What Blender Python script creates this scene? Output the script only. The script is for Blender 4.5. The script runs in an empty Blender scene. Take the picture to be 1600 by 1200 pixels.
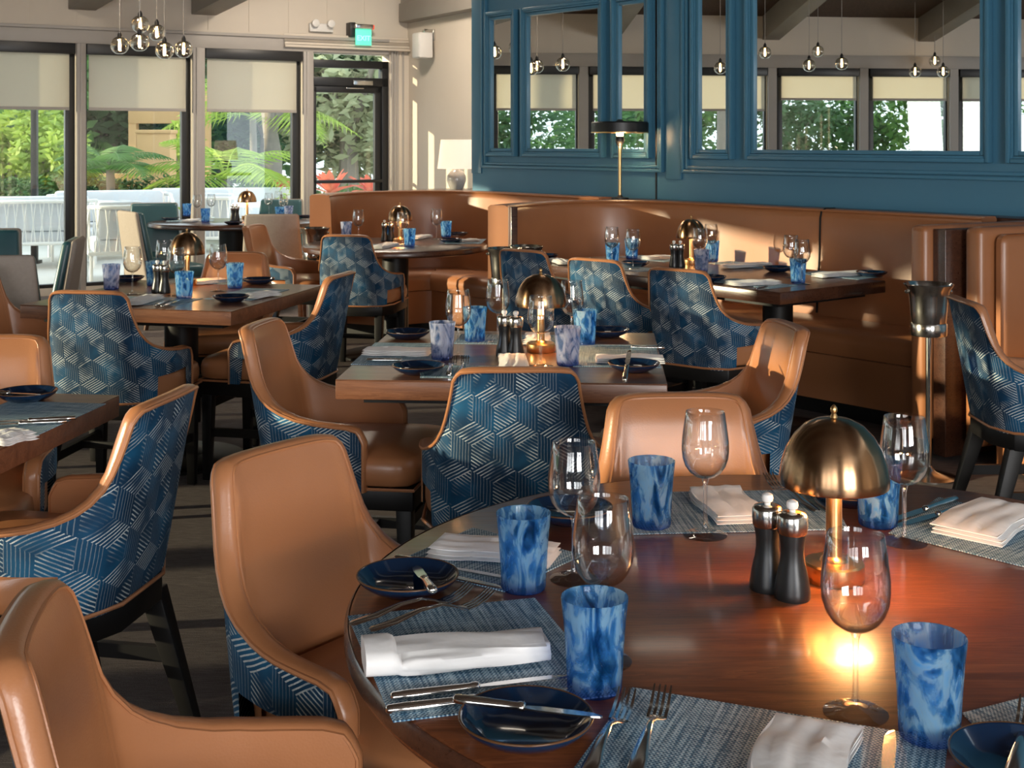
import bpy, bmesh, math, random
from mathutils import Vector, Matrix
random.seed(7)
S = bpy.context.scene
COL = S.collection
PI = math.pi

# ------------------------------------------------------------------ camera
F = 2000.0; HZ = 222.0; CH = 1.44
cam = bpy.data.cameras.new('camera'); camo = bpy.data.objects.new('camera', cam); COL.objects.link(camo)
camo.location = (0, 0, CH); camo.rotation_euler = (PI/2, 0, 0)
cam.sensor_width = 36; cam.lens = 36*F/1600; cam.shift_y = -(600-HZ)/1600
cam.clip_start = .05; cam.clip_end = 300
cam.dof.use_dof = True; cam.dof.focus_distance = 2.3; cam.dof.aperture_fstop = 28
S.camera = camo
S.view_settings.view_transform = 'Standard'; S.view_settings.look = 'None'
S.view_settings.gamma = 1; S.view_settings.exposure = 0.12
S.view_settings.use_curve_mapping = False
# ------------------------------------------------------------------ light
W = bpy.data.worlds.new('world'); S.world = W; W.use_nodes = True
wn = W.node_tree; bg = wn.nodes['Background']
bg.inputs[0].default_value = (.80, .90, 1, 1); bg.inputs[1].default_value = 2.6
def sunlamp():
    l = bpy.data.lights.new('sun', 'SUN'); l.energy = 8.5; l.color = (1, .82, .56); l.angle = .012
    o = bpy.data.objects.new('sun', l); COL.objects.link(o)
    d = Vector((.97, .17, -math.tan(math.radians(7.0))))
    o.rotation_euler = d.to_track_quat('-Z', 'Y').to_euler()
    o.location = (-20, 5, 8)
sunlamp()
def area(name, loc, tgt, sx, sy, p, col):
    l = bpy.data.lights.new(name, 'AREA'); l.shape = 'RECTANGLE'; l.size = sx; l.size_y = sy; l.energy = p; l.color = col
    o = bpy.data.objects.new(name, l); COL.objects.link(o); o.location = loc
    o.rotation_euler = (Vector(tgt)-Vector(loc)).to_track_quat('-Z', 'Y').to_euler(); return o
DAY = (1, .97, .94)
for i, x in enumerate((-3.6, -2.2, -.8, 1.9, 3.3)):
    area('rear_window_daylight', (x, -3.9, 1.75), (x, 0, 1.45), 1.1, 1.9, (24, 28, 44, 160, 160)[i], DAY)
for i, (x, y) in enumerate(((-6.5, 9.0), (-6.85, 7.6), (-7.25, 6.2), (-7.65, 4.8), (-8.0, 3.4))):
    pass
for xx, yy, zz, pw in ((-3.4, 9.6, 3.2, 60), (-1.2, 11.2, 3.3, 62), (0.4, 7.0, 3.6, 5),):
    area('ceiling_downlight', (xx, yy, zz), (xx, yy+.8, 0), .5, .5, pw, (1, .86, .70))

# ------------------------------------------------------------------ helpers
def at(px, py, z=.75):
    Y = F*(CH-z)/(py-HZ); return Vector(((px-800)*Y/F, Y, z))
def atY(px, py, Y):
    return Vector(((px-800)*Y/F, Y, CH-(py-HZ)*Y/F))
def new(name, me, mat, parent=None, loc=None, rz=0):
    o = bpy.data.objects.new(name, me); COL.objects.link(o)
    if mat is not None:
        for m in (mat if isinstance(mat, (list, tuple)) else [mat]):
            if m.name not in [x.name for x in me.materials if x]: me.materials.append(m)
    if parent: o.parent = parent
    if loc is not None: o.location = loc
    o.rotation_euler = (0, 0, rz)
    return o
def meta(o, label, cat, group=None):
    o['label'] = label; o['category'] = cat
    if group: o['group'] = group
    return o
def empty(name, loc=(0, 0, 0), rz=0):
    o = bpy.data.objects.new(name, None); COL.objects.link(o); o.location = loc; o.rotation_euler = (0, 0, rz)
    o.empty_display_size = .1; return o
def struct(o, label=None):
    o['kind'] = 'structure'
    if label: o['label'] = label
    return o
def dup(root, loc, rz=None, scale=None):
    r = root.copy(); COL.objects.link(r); r.location = loc
    if rz is not None: r.rotation_euler = (0, 0, rz)
    if scale: r.scale = scale
    for ch in list(root.children):
        c = ch.copy(); COL.objects.link(c); c.parent = r
        for g in list(ch.children):
            d = g.copy(); COL.objects.link(d); d.parent = c
    return r
class MB:
    def __init__(s): s.v = []; s.f = []; s.m = []; s.uv = None
    def add(s, vs, fs, mi=0):
        b = len(s.v); s.v += [tuple(v) for v in vs]; s.f += [tuple(b+i for i in f) for f in fs]; s.m += [mi]*len(fs); return s
    def box(s, x0, x1, y0, y1, z0, z1, mi=0):
        vs = [(x, y, z) for z in (z0, z1) for y in (y0, y1) for x in (x0, x1)]
        return s.add(vs, [(0, 2, 3, 1), (4, 5, 7, 6), (0, 1, 5, 4), (2, 6, 7, 3), (0, 4, 6, 2), (1, 3, 7, 5)], mi)
    def hexa(s, b, t, mi=0):   # 4 bottom pts, 4 top pts
        return s.add(list(b)+list(t), [(3, 2, 1, 0), (4, 5, 6, 7), (0, 1, 5, 4), (1, 2, 6, 5), (2, 3, 7, 6), (3, 0, 4, 7)], mi)
    def lathe(s, prof, n=24, c=(0, 0, 0), mi=0, cap0=True, cap1=True):
        vs = []; fs = []; k = len(prof)
        for r, z in prof:
            for i in range(n):
                a = 2*PI*i/n; vs.append((c[0]+r*math.cos(a), c[1]+r*math.sin(a), c[2]+z))
        for j in range(k-1):
            for i in range(n):
                fs.append((j*n+i, j*n+(i+1) % n, (j+1)*n+(i+1) % n, (j+1)*n+i))
        if cap0 and prof[0][0] > 1e-5: fs.append(tuple(range(n))[::-1])
        if cap1 and prof[-1][0] > 1e-5: fs.append(tuple((k-1)*n+i for i in range(n)))
        return s.add(vs, fs, mi)
    def tube(s, pts, r, n=8, mi=0, closed=False):
        pts = [Vector(p) for p in pts]; k = len(pts); vs = []; fs = []
        rr = r if isinstance(r, (list, tuple)) else [r]*k
        for i, p in enumerate(pts):
            if closed: t = pts[(i+1) % k]-pts[i-1]
            else: t = pts[min(i+1, k-1)]-pts[max(i-1, 0)]
            t = t.normalized() if t.length > 1e-9 else Vector((0, 0, 1))
            a = t.cross(Vector((0, 0, 1)))
            if a.length < .05: a = t.cross(Vector((0, 1, 0)))
            a.normalize(); b = t.cross(a)
            for j in range(n):
                w = 2*PI*j/n; vs.append(p+(a*math.cos(w)+b*math.sin(w))*rr[i])
        m = k if closed else k-1
        for i in range(m):
            for j in range(n):
                i2 = (i+1) % k
                fs.append((i*n+j, i*n+(j+1) % n, i2*n+(j+1) % n, i2*n+j))
        if not closed: fs += [tuple(range(n))[::-1], tuple((k-1)*n+j for j in range(n))]
        return s.add(vs, fs, mi)
    def grid(s, rows, mi=0, closeu=False):
        nr = len(rows); nc = len(rows[0]); vs = [p for r in rows for p in r]; fs = []
        for i in range(nr-1):
            for j in range(nc-1 if not closeu else nc):
                j2 = (j+1) % nc
                fs.append((i*nc+j, i*nc+j2, (i+1)*nc+j2, (i+1)*nc+j))
        return s.add(vs, fs, mi)
    def me(s, name='mesh', smooth=False, bevel=0, ang=40, recalc=True, seg=2):
        m = bpy.data.meshes.new(name); m.from_pydata(s.v, [], s.f)
        m.polygons.foreach_set('material_index', s.m)
        if recalc or bevel:
            b = bmesh.new(); b.from_mesh(m)
            if recalc: bmesh.ops.recalc_face_normals(b, faces=b.faces)
            if bevel:
                es = [e for e in b.edges if len(e.link_faces) == 2 and e.calc_face_angle(0) > math.radians(30)]
                bmesh.ops.bevel(b, geom=es, offset=bevel, segments=seg, affect='EDGES', profile=.5)
            b.to_mesh(m); b.free()
        if smooth or bevel:
            for p in m.polygons: p.use_smooth = True
            m.update()
            try: m.set_sharp_from_angle(angle=math.radians(ang))
            except Exception: pass
        return m
def bx(name, dims, mat, parent=None, bevel=0, loc=None, rz=0):
    return new(name, MB().box(*dims).me(name, bevel=bevel), mat, parent, loc, rz)

# ------------------------------------------------------------------ materials
class X:
    def __init__(s, nt, k): s.nt = nt; s.k = k
    def _m(s, op, o=None, o2=None):
        n = s.nt.nodes.new('ShaderNodeMath'); n.operation = op
        s.nt.links.new(s.k, n.inputs[0])
        for i, q in ((1, o), (2, o2)):
            if q is None: continue
            if isinstance(q, X): s.nt.links.new(q.k, n.inputs[i])
            else: n.inputs[i].default_value = q
        return X(s.nt, n.outputs[0])
    def __add__(s, o): return s._m('ADD', o)
    def __sub__(s, o): return s._m('SUBTRACT', o)
    def __mul__(s, o): return s._m('MULTIPLY', o)
    def __truediv__(s, o): return s._m('DIVIDE', o)
    def floor(s): return s._m('FLOOR')
    def frac(s): return s._m('FRACT')
    def mod(s, o): return s._m('FLOORED_MODULO', o)
    def lt(s, o): return s._m('LESS_THAN', o)
    def gt(s, o): return s._m('GREATER_THAN', o)
    def eq(s, o): return s._m('COMPARE', o, .3)
    def mx(s, o): return s._m('MAXIMUM', o)
    def clamp(s):
        r = s._m('ADD', 0.0); r.k.node.use_clamp = True; return r
class M:
    def __init__(s, name, **kw):
        s.m = bpy.data.materials.new(name); s.m.use_nodes = True; s.nt = s.m.node_tree
        s.b = s.nt.nodes['Principled BSDF']; s.out = s.nt.nodes['Material Output']
        for k, v in kw.items(): s.set(k, v)
    def set(s, k, v):
        k = {'color': 'Base Color', 'rough': 'Roughness', 'metal': 'Metallic', 'coat': 'Coat Weight', 'spec': 'Specular IOR Level', 'sheen': 'Sheen Weight', 'trans': 'Transmission Weight', 'ior': 'IOR', 'aniso': 'Anisotropic', 'coatr': 'Coat Roughness', 'emit': 'Emission Strength', 'ecol': 'Emission Color', 'alpha': 'Alpha', 'sss': 'Subsurface Weight'}.get(k, k)
        i = s.b.inputs[k]
        if isinstance(v, X): s.nt.links.new(v.k, i)
        elif hasattr(v, 'is_output'): s.nt.links.new(v, i)
        elif isinstance(v, tuple) and len(v) == 3: i.default_value = (*v, 1)
        else: i.default_value = v
        return s
    def node(s, t, **kw):
        n = s.nt.nodes.new(t)
        for k, v in kw.items(): setattr(n, k, v)
        return n
    def coord(s, which='Object', scale=(1, 1, 1), rot=(0, 0, 0)):
        c = s.node('ShaderNodeTexCoord'); mp = s.node('ShaderNodeMapping')
        mp.inputs['Scale'].default_value = scale; mp.inputs['Rotation'].default_value = rot
        s.nt.links.new(c.outputs[which], mp.inputs[0]); return mp.outputs[0]
    def noise(s, vec, scale=5, det=3, dist=0, rough=.5):
        n = s.node('ShaderNodeTexNoise'); s.nt.links.new(vec, n.inputs['Vector'])
        n.inputs['Scale'].default_value = scale; n.inputs['Detail'].default_value = det
        n.inputs['Distortion'].default_value = dist; n.inputs['Roughness'].default_value = rough
        return X(s.nt, n.outputs['Fac'])
    def xyz(s, vec):
        n = s.node('ShaderNodeSeparateXYZ'); s.nt.links.new(vec, n.inputs[0]); return [X(s.nt, n.outputs[i]) for i in range(3)]
    def ramp(s, f, stops):
        n = s.node('ShaderNodeValToRGB'); s.nt.links.new(f.k, n.inputs[0]); e = n.color_ramp.elements
        while len(e) < len(stops): e.new(.5)
        for q, (p, c) in zip(e, stops):
            q.position = p; q.color = (*c, 1) if len(c) == 3 else c
        return n.outputs[0]
    def mix(s, f, a, b):
        n = s.node('ShaderNodeMix', data_type='RGBA')
        for i, v in ((0, f), (6, a), (7, b)):
            if isinstance(v, X): s.nt.links.new(v.k, n.inputs[i])
            elif hasattr(v, 'is_output'): s.nt.links.new(v, n.inputs[i])
            elif isinstance(v, tuple): n.inputs[i].default_value = (*v, 1)
            else: n.inputs[i].default_value = v
        return n.outputs[2]
    def bump(s, f, strength=.2, dist=.01):
        n = s.node('ShaderNodeBump'); n.inputs['Strength'].default_value = strength; n.inputs['Distance'].default_value = dist
        s.nt.links.new(f.k, n.inputs['Height']); s.nt.links.new(n.outputs[0], s.b.inputs['Normal']); return s
def simple(name, col, rough=.5, metal=0, var=.12, scale=8, bump=0, **kw):
    m = M(name, rough=rough, metal=metal, **kw); v = m.coord()
    n = m.noise(v, scale, 4)
    a = tuple(c*(1-var) for c in col); b = tuple(min(1, c*(1+var)) for c in col)
    m.set('color', m.mix(n, a, b))
    if bump: m.bump(m.noise(v, scale*12, 3), bump, .002)
    return m.m
def leather(name, c1, c2, rough=.33):
    m = M(name, rough=rough, coat=.32, coatr=.28); v = m.coord()
    m.set('color', m.mix(m.noise(v, 5, 4), c1, c2))
    vo = m.node('ShaderNodeTexVoronoi'); vo.inputs['Scale'].default_value = 260; m.nt.links.new(v, vo.inputs['Vector'])
    h = X(m.nt, vo.outputs['Distance'])*.3+m.noise(v, 14, 3)*.7
    m.bump(h, .12, .004); return m.m
LEA = leather('caramel_leather', (.36, .145, .058), (.46, .195, .085))
LEAB = leather('banquette_leather', (.32, .12, .045), (.40, .16, .062), .38)
def velvet():
    m = M('patterned_blue_velvet', rough=.7, sheen=.12, spec=.25)
    m.b.inputs['Sheen Tint'].default_value = (.3, .6, .9, 1); m.b.inputs['Sheen Roughness'].default_value = .4
    u, v, _ = m.xyz(m.coord('UV'))
    vec = m.coord('UV')
    h = .058
    wob = (m.noise(vec, 30, 2)-.5)*.05
    a = u/h+wob; b = (u*-.5+v*.8660)/h+wob; c = (u*-.5-v*.8660)/h+wob
    i = a.floor(); j = b.floor(); k = c.floor()
    down = (i+j+k).lt(-1.5); mm = (i-j).mod(3.0)
    m2 = mm*(down*-2+1)+down*3; m2 = m2.mod(3.0)
    A = m2.eq(2.0); B = m2.eq(1.0); C = m2.eq(0.0)
    N = 7.0
    def st(q, duty): return (q*N).frac().lt(duty)
    big = m.noise(vec, 9, 2)
    fade = (big-.42)*8.0; fade = fade.clamp()
    n2 = ((m.noise(vec, 13, 2)-.38)*7.0).clamp()*.9+.1
    line = A*st(b, .34)*n2+C*st(c, .34)*fade*n2+B*st(a, .2)*.3
    # type A rhombs use b lines, C rhombs use c lines, B rhombs faint verticals
    grain = (m.noise(m.coord('UV', (900, 120, 1)), 1, 2)-.18)*3.2
    line = (line*grain.clamp()).clamp()
    base = m.ramp(m.noise(vec, 5, 3), [(.3, (.002, .012, .030)), (.5, (.004, .038, .090)), (.72, (.010, .12, .25))])
    m.set('color', m.mix(line, base, (.52, .56, .56)))
    m.bump(line, .3, .002); return m.m
VEL = velvet()
BLK = simple('black_stained_wood', (.006, .0055, .0055), .45, var=.3, scale=20, spec=.3)
def wood(name, cols, rough=.25, coat=.3, sc=1.0, axis=0, var=1.0):
    m = M(name, rough=rough, coat=coat, coatr=.12)
    s = (1.2*sc, 16*sc, 16*sc) if axis == 0 else (16*sc, 1.2*sc, 16*sc)
    v = m.coord('Object', s)
    n = m.noise(v, 1.3, 6, 1.2, .62)
    n2 = m.noise(m.coord('Object', tuple(q*5 for q in s)), 2.0, 3)
    rings = ((n*9.0).frac())
    f = n*.55+rings*.18+n2*.27
    m.set('color', m.ramp(f, [(.2, cols[0]), (.5, cols[1]), (.8, cols[2])]))
    m.set('rough', (n2*.16)+(rough-.06))
    m.bump(n2, .1, .002); return m.m
WT1 = wood('polished_red_oak', [(.045, .012, .004), (.17, .05, .017), (.31, .105, .038)], .30, .35)
WT2 = wood('brown_oak', [(.04, .014, .006), (.13, .048, .020), (.24, .10, .045)], .3, .25)
WEDGE = wood('oak_edge', [(.06, .02, .01), (.17, .065, .03), (.27, .115, .055)], .4, .1)
WDK = wood('dark_walnut', [(.02, .008, .005), (.06, .022, .012), (.11, .045, .022)], .28, .3)
def carpet():
    m = M('woven_carpet', rough=.95, spec=.1); v = m.coord('Object', (3, 22, 1), (0, 0, -.12))
    a = m.noise(v, 2.2, 5, .6); f = m.noise(m.coord(), 420, 2); g = m.noise(m.coord('Object', (20, 300, 1), (0, 0, -.12)), 1, 2)
    q = a*.16+f*.55+g*.42
    m.set('color', m.ramp(q, [(.36, (.055, .046, .044)), (.55, (.125, .105, .100)), (.75, (.24, .205, .195))]))
    m.bump(q, .5, .006); return m.m
CARP = carpet()
WALLC = simple('cream_plaster', (.66, .59, .50), .7, var=.04, scale=3)
TRIMC = simple('taupe_painted_trim', (.40, .37, .34), .5, var=.05)
BEAMC = simple('grey_painted_beam', (.27, .245, .215), .6, var=.12, scale=4)
CEILC = wood('dark_ceiling_boards', [(.03, .016, .009), (.07, .036, .02), (.12, .065, .038)], .6, 0, .6)
BLUEW = simple('teal_blue_paint', (.062, .195, .300), .38, var=.08, scale=2.5, bump=.04)
BLKM = simple('black_metal_frame', (.012, .012, .013), .4, var=.2)
MIRR = M('mirror_silver', color=(.86, .88, .87), metal=1, rough=.008); _v = MIRR.coord(); MIRR.set('rough', MIRR.noise(_v, 3, 2)*.008); MIRR = MIRR.m
def brass(name, c, rough=.24, ani=.75):
    m = M(name, metal=1, rough=rough, aniso=ani); m.b.inputs['Anisotropic Rotation'].default_value = .25
    tg = m.node('ShaderNodeTangent', direction_type='RADIAL', axis='Z'); m.nt.links.new(tg.outputs[0], m.b.inputs['Tangent'])
    n = m.noise(m.coord('Object', (1, 1, 60)), 30, 2)
    m.set('color', m.mix(n, tuple(q*.86 for q in c), c)); m.set('rough', n*.08+(rough-.04)); return m.m
BRONZE = brass('antique_bronze', (.42, .25, .135))
BRASS = brass('satin_brass', (.80, .50, .22), .3, .3)
STEEL = brass('brushed_steel', (.62, .60, .56), .2, .5)
CHROME = simple('polished_cutlery_steel', (.78, .76, .73), .16, 1, .05)
def thin_glass(name, tint=(.97, .985, .98), fac=.95, rough=.0, k=1.5, pwr=2.8, edge=.5):
    m = bpy.data.materials.new(name); m.use_nodes = True; nt = m.node_tree; nt.nodes.remove(nt.nodes['Principled BSDF'])
    t = nt.nodes.new('ShaderNodeBsdfTransparent'); t.inputs[0].default_value = (*tint, 1)
    g = nt.nodes.new('ShaderNodeBsdfGlossy'); g.inputs['Roughness'].default_value = rough; g.inputs[0].default_value = (1, 1, 1, 1)
    lw_ = nt.nodes.new('ShaderNodeLayerWeight'); lw_.inputs[0].default_value = .5
    pw = nt.nodes.new('ShaderNodeMath'); pw.operation = 'POWER'; pw.inputs[1].default_value = pwr; nt.links.new(lw_.outputs['Facing'], pw.inputs[0])
    fr = nt.nodes.new('ShaderNodeMath'); fr.operation = 'MULTIPLY_ADD'; fr.inputs[1].default_value = fac-.1; fr.inputs[2].default_value = .045*k; nt.links.new(pw.outputs[0], fr.inputs[0])
    no = nt.nodes.new('ShaderNodeTexNoise'); no.inputs['Scale'].default_value = 2
    mc = nt.nodes.new('ShaderNodeMix'); mc.data_type = 'RGBA'; mc.inputs[6].default_value = (*tint, 1); mc.inputs[7].default_value = (*[q*edge for q in tint], 1)
    nt.links.new(pw.outputs[0], mc.inputs[0]); nt.links.new(mc.outputs[2], t.inputs[0])
    mu = nt.nodes.new('ShaderNodeMath'); mu.operation = 'MULTIPLY_ADD'; mu.inputs[1].default_value = .04; mu.inputs[2].default_value = -.02
    ad = nt.nodes.new('ShaderNodeMath'); ad.operation = 'ADD'; ad.use_clamp = True
    nt.links.new(no.outputs['Fac'], mu.inputs[0]); nt.links.new(mu.outputs[0], ad.inputs[0]); nt.links.new(fr.outputs[0], ad.inputs[1])
    mx = nt.nodes.new('ShaderNodeMixShader'); nt.links.new(ad.outputs[0], mx.inputs[0]); nt.links.new(t.outputs[0], mx.inputs[1]); nt.links.new(g.outputs[0], mx.inputs[2])
    nt.links.new(mx.outputs[0], nt.nodes['Material Output'].inputs[0]); return m
PANE = thin_glass('window_glass', (.93, .96, .94), .8, k=1.2, pwr=4.5, edge=.9)
WINEG = thin_glass('clear_stemware', (.975, .98, .98), .95, k=1.3, pwr=2.2, edge=.6)
def solid_glass():
    return thin_glass('clear_stem_glass', (.965, .97, .965), .8, .0, 2.2, 1.8, .8)
def old_solid_glass():
    m = M('clear_stem_glass', color=(1, 1, 1), rough=.01, trans=1, ior=1.45); m.set('rough', m.noise(m.coord(), 4, 1)*.01); return m.m
STEMG = solid_glass()
def tumbler_mat(name, c0, c1, c2, op=.62):
    m = M(name, rough=.06, coat=.5, coatr=.02)
    nt = m.nt; v = m.coord('Object', (1, 1, .45)); _, _, z = m.xyz(m.coord())
    oi = m.node('ShaderNodeObjectInfo'); cx = m.node('ShaderNodeVectorMath'); cx.operation = 'ADD'
    cr = m.node('ShaderNodeCombineXYZ'); sc = X(nt, oi.outputs['Random'])*7.0
    nt.links.new(sc.k, cr.inputs[0]); nt.links.new(sc.k, cr.inputs[2]); nt.links.new(v, cx.inputs[0]); nt.links.new(cr.outputs[0], cx.inputs[1])
    n = m.noise(cx.outputs[0], 24, 3, 2.6, .5)
    w = m.noise(cx.outputs[0], 60, 2, 1.5)
    f = n*.8+w*.2
    deep = (z*-45+1.0).clamp()
    col = m.ramp(f, [(.36, c0), (.46, c1), (.56, c2), (.75, c1)])
    col = m.mix(deep, col, (.012, .09, .50)); m.set('color', col)
    tr = m.node('ShaderNodeBsdfTranslucent'); nt.links.new(col, tr.inputs[0])
    tp = m.node('ShaderNodeBsdfTransparent'); nt.links.new(m.mix(.35, col, (1, 1, 1)), tp.inputs[0])
    s1 = m.node('ShaderNodeMixShader'); s1.inputs[0].default_value = .5; nt.links.new(m.b.outputs[0], s1.inputs[1]); nt.links.new(tr.outputs[0], s1.inputs[2])
    s2 = m.node('ShaderNodeMixShader'); o = (f*1.1+(op-.5)).clamp(); nt.links.new(o.k, s2.inputs[0])
    nt.links.new(tp.outputs[0], s2.inputs[1]); nt.links.new(s1.outputs[0], s2.inputs[2]); nt.links.new(s2.outputs[0], m.out.inputs[0]); return m.m
TUMB = tumbler_mat('blue_swirl_glass', (.02, .22, .50), (.11, .46, .86), (.55, .82, .97), .24)
TUMP = tumbler_mat('pale_swirl_glass', (.18, .32, .55), (.45, .52, .72), (.72, .74, .85), .35)
PEPB = simple('black_matte_wood', (.012, .012, .012), .35, var=.2, scale=30)
PLATE = M('dark_blue_glaze', rough=.12, coat=.6, coatr=.05)
_v = PLATE.coord(); _x, _y, _z = PLATE.xyz(_v)
_r = (_x*_x+_y*_y)._m('SQRT')
PLATE.set('color', PLATE.mix(((PLATE.noise(_v, 40, 3)*.6+_r*5.0)-.35).clamp(), (.002, .006, .018), (.007, .040, .11))); PLATE = PLATE.m
PRIM = simple('brown_glaze_rim', (.10, .045, .018), .2, var=.3, scale=40)
def weave():
    m = M('woven_vinyl_mat', rough=.6); v = m.coord(); x, y, z = m.xyz(v)
    wx = (x*190.0).frac().lt(.5); wy = (y*150.0).frac().lt(.5)
    ch = (wx+wy).mod(2.0)
    st = m.noise(m.coord('Object', (260, 9, 1)), 1, 3); st2 = m.noise(m.coord('Object', (10, 230, 1)), 1, 3)
    f = ch*.30+(st-.5)*1.3+(st2-.5)*.6+.40
    m.set('color', m.ramp(f, [(.36, (.022, .08, .16)), (.53, (.11, .27, .40)), (.76, (.55, .68, .74))]))
    m.bump(f, .35, .002); return m.m
MATW = weave()
NAP = M('white_cotton_napkin', color=(.82, .81, .80), rough=.85, sheen=.2); NAP.bump(NAP.noise(NAP.coord(), 26, 3), .35, .008); NAP = NAP.m
def shadecloth():
    m = M('roller_shade_fabric', rough=.9); nt = m.nt; v = m.coord()
    c = m.mix(m.noise(v, 300, 1), (.70, .66, .58), (.78, .74, .66)); m.set('color', c)
    t = m.node('ShaderNodeBsdfTranslucent'); nt.links.new(c, t.inputs[0]); s = m.node('ShaderNodeMixShader'); s.inputs[0].default_value = .6
    nt.links.new(m.b.outputs[0], s.inputs[1]); nt.links.new(t.outputs[0], s.inputs[2]); nt.links.new(s.outputs[0], m.out.inputs[0]); return m.m
SHADE = shadecloth()
def emis(name, col, st):
    m = M(name, color=col, rough=.5, ecol=col, emit=st); return m.m
BULB = emis('warm_bulb', (1, .62, .25), 30)
GREENS = emis('green_exit_panel', (.12, .75, .5), .8)
WHITEP = simple('white_plastic', (.75, .73, .70), .4, var=.03)
TEAL = leather('teal_leather', (.018, .075, .09), (.03, .11, .13), .4)
BEIGE = simple('beige_chair_fabric', (.34, .29, .25), .85, var=.12, scale=60, bump=.2)
WALN = wood('walnut_leg', [(.04, .018, .01), (.1, .045, .025), (.16, .08, .045)], .45, .1)

# ------------------------------------------------------------------ room shell
# main window wall through (-4.3, 12), running right and away
D1 = Vector((.8683, .4960, 0)); O1 = Vector((-4.3, 12, 0)); N1 = Vector((.4960, -.8683, 0))
def s1(px):
    k = (px-800)/F; Y = (12+.5713*4.3)/(1-.5713*k); return (k*Y+4.3)/.8683
def frame(name, O, D, parent=None):
    o = empty(name, O); o.rotation_euler = (0, 0, math.atan2(D.y, D.x)); 
    if parent: o.parent = parent
    return o
# local frame: x along wall, y = +left of D (outside for wall 1), z up
fl = struct(new('floor', MB().add([(-13, -4.2, 0), (7, -4.2, 0), (7, 3, 0), (3.4, 6, 0), (1, 13, 0), (-1.1, 13.9, 0), (-4.3, 12.05, 0), (-5.6, 11.3, 0), (-10.6, -4.2, 0)],
    [tuple(range(9))]).me('floor', recalc=False), CARP))
ZT = 2.37
def wallpiece(name, O, D, boxes, mat, kind=True, parent=None, bevel=0):
    m = MB()
    for b in boxes: m.box(*b)
    o = new(name, m.me(name, bevel=bevel), mat, parent); 
    if not parent: o.location = O; o.rotation_euler = (0, 0, math.atan2(D.y, D.x))
    if kind: struct(o)
    return o
sL = -1.46; sC = s1(637)
win1 = [(sL+.06, s1(-45)), (s1(-28), s1(117)), (s1(133), s1(298)), (s1(318), s1(470))]
door = (s1(487), s1(607))
zs = .07
wb = [(sL, sC, 0, .16, ZT, 4.2), (sL, door[0], 0, .2, 0, zs)]
edges = [sL]+[e for w in win1 for e in w]+[door[0], door[1], sC]
for a, b in ((sL, win1[0][0]), (win1[0][1], win1[1][0]), (win1[1][1], win1[2][0]), (win1[2][1], win1[3][0]), (win1[3][1], door[0]), (door[1], sC)):
    wb.append((a, b, -.03, .16, 0, ZT))
w1 = wallpiece('wall_back', O1, D1, wb, WALLC)
# posts and header trim
m = MB(); m.box(sL, sC-.25, -.06, 0, ZT, ZT+.13).box(sL, sC-.25, -.085, 0, ZT+.13, ZT+.16)
struct(new('header_trim', m.me('header', bevel=.004), TRIMC, w1))
for a, b in ((win1[0][1], win1[1][0]), (win1[1][1], win1[2][0]), (win1[2][1], win1[3][0]), (win1[3][1], door[0])):
    new('window_post', MB().box(a+.005, b-.005, -.07, -.031, 0, ZT).box(a+.035, b-.035, -.085, -.071, 0, ZT).me('post', bevel=.003), TRIMC, w1)
for k in range(5):
    new('door_casing', MB().box(door[1]+.01+.034*k, door[1]+.035+.034*k, -.05+.006*k, -.031, 0, ZT+.04).me('casing', bevel=.002), TRIMC if k != 3 else WALLC, w1)
for k in range(5):
    new('cornice_strip', MB().box(s1(440), sC-.02, -.11+.012*(4-k), -.086 if k > 1 else -.061, ZT+.16-.03*(k), ZT+.185-.03*k).me('cornice', bevel=.003), WALLC, w1)
for k in range(9):
    x = win1[2][0]-.5+.42*k
    if x < sC: new('wall_batten', MB().box(x, x+.012, -.006, 0, ZT+.19, 4.0).me('batten'), WALLC, w1)
def window(n, wall, s0, s1_, z0, z1, shade_z, side=1, thing_shade=None, shrink=.0):
    """window in wall-local coordinates, frame + pane (+ shade)"""
    e = empty('window_%d' % n); e.parent = None; e.location = wall.location; e.rotation_euler = wall.rotation_euler
    struct(e)
    f = MB(); t = .035
    f.box(s0, s0+t*.6, .02, .09, z0, z1).box(s1_-t*2.4, s1_, .02, .09, z0, z1).box(s0, s1_, .02, .09, z0, z0+t).box(s0, s1_, .02, .09, z1-t, z1)
    new('window_frame', f.me('wf', bevel=.003), BLKM, e)
    new('window_pane', MB().box(s0+.01, s1_-.01, .05, .056, z0+.01, z1-.01).me('pane'), PANE, e)
    return e
def shade(wall, s0, s1_, z1, shade_z, parent=None, y=-.02):
    root = parent
    if root is None:
        root = empty('roller_shade'); root.location = wall.location; root.rotation_euler = wall.rotation_euler
    new('shade_cassette', MB().box(s0+.005, s1_-.005, y-.045, y+.05, z1-.10, z1).me('cas', bevel=.004), BLKM, root)
    new('shade_fabric', MB().box(s0+.03, s1_-.055, y, y+.002, shade_z, z1-.08).me('fab'), SHADE, root)
    new('hem_bar', MB().box(s0+.03, s1_-.055, y-.008, y+.01, shade_z-.025, shade_z+.004).me('hem', bevel=.002), TRIMC, root)
    return root
lab = ['cream roller shade half lowered in the window beyond the left edge of the photo', 'cream roller shade half lowered in the leftmost window', 'cream roller shade in the window behind the cluster of globe pendants', 'cream roller shade in the window next to the black glass door']
for i, (a, b) in enumerate(win1):
    window(i+1, w1, a, b, zs, ZT, 1.75)
    meta(shade(w1, a, b, ZT-.0, 1.765), lab[i], 'window shade', 'roller shades on the back windows')
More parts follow.
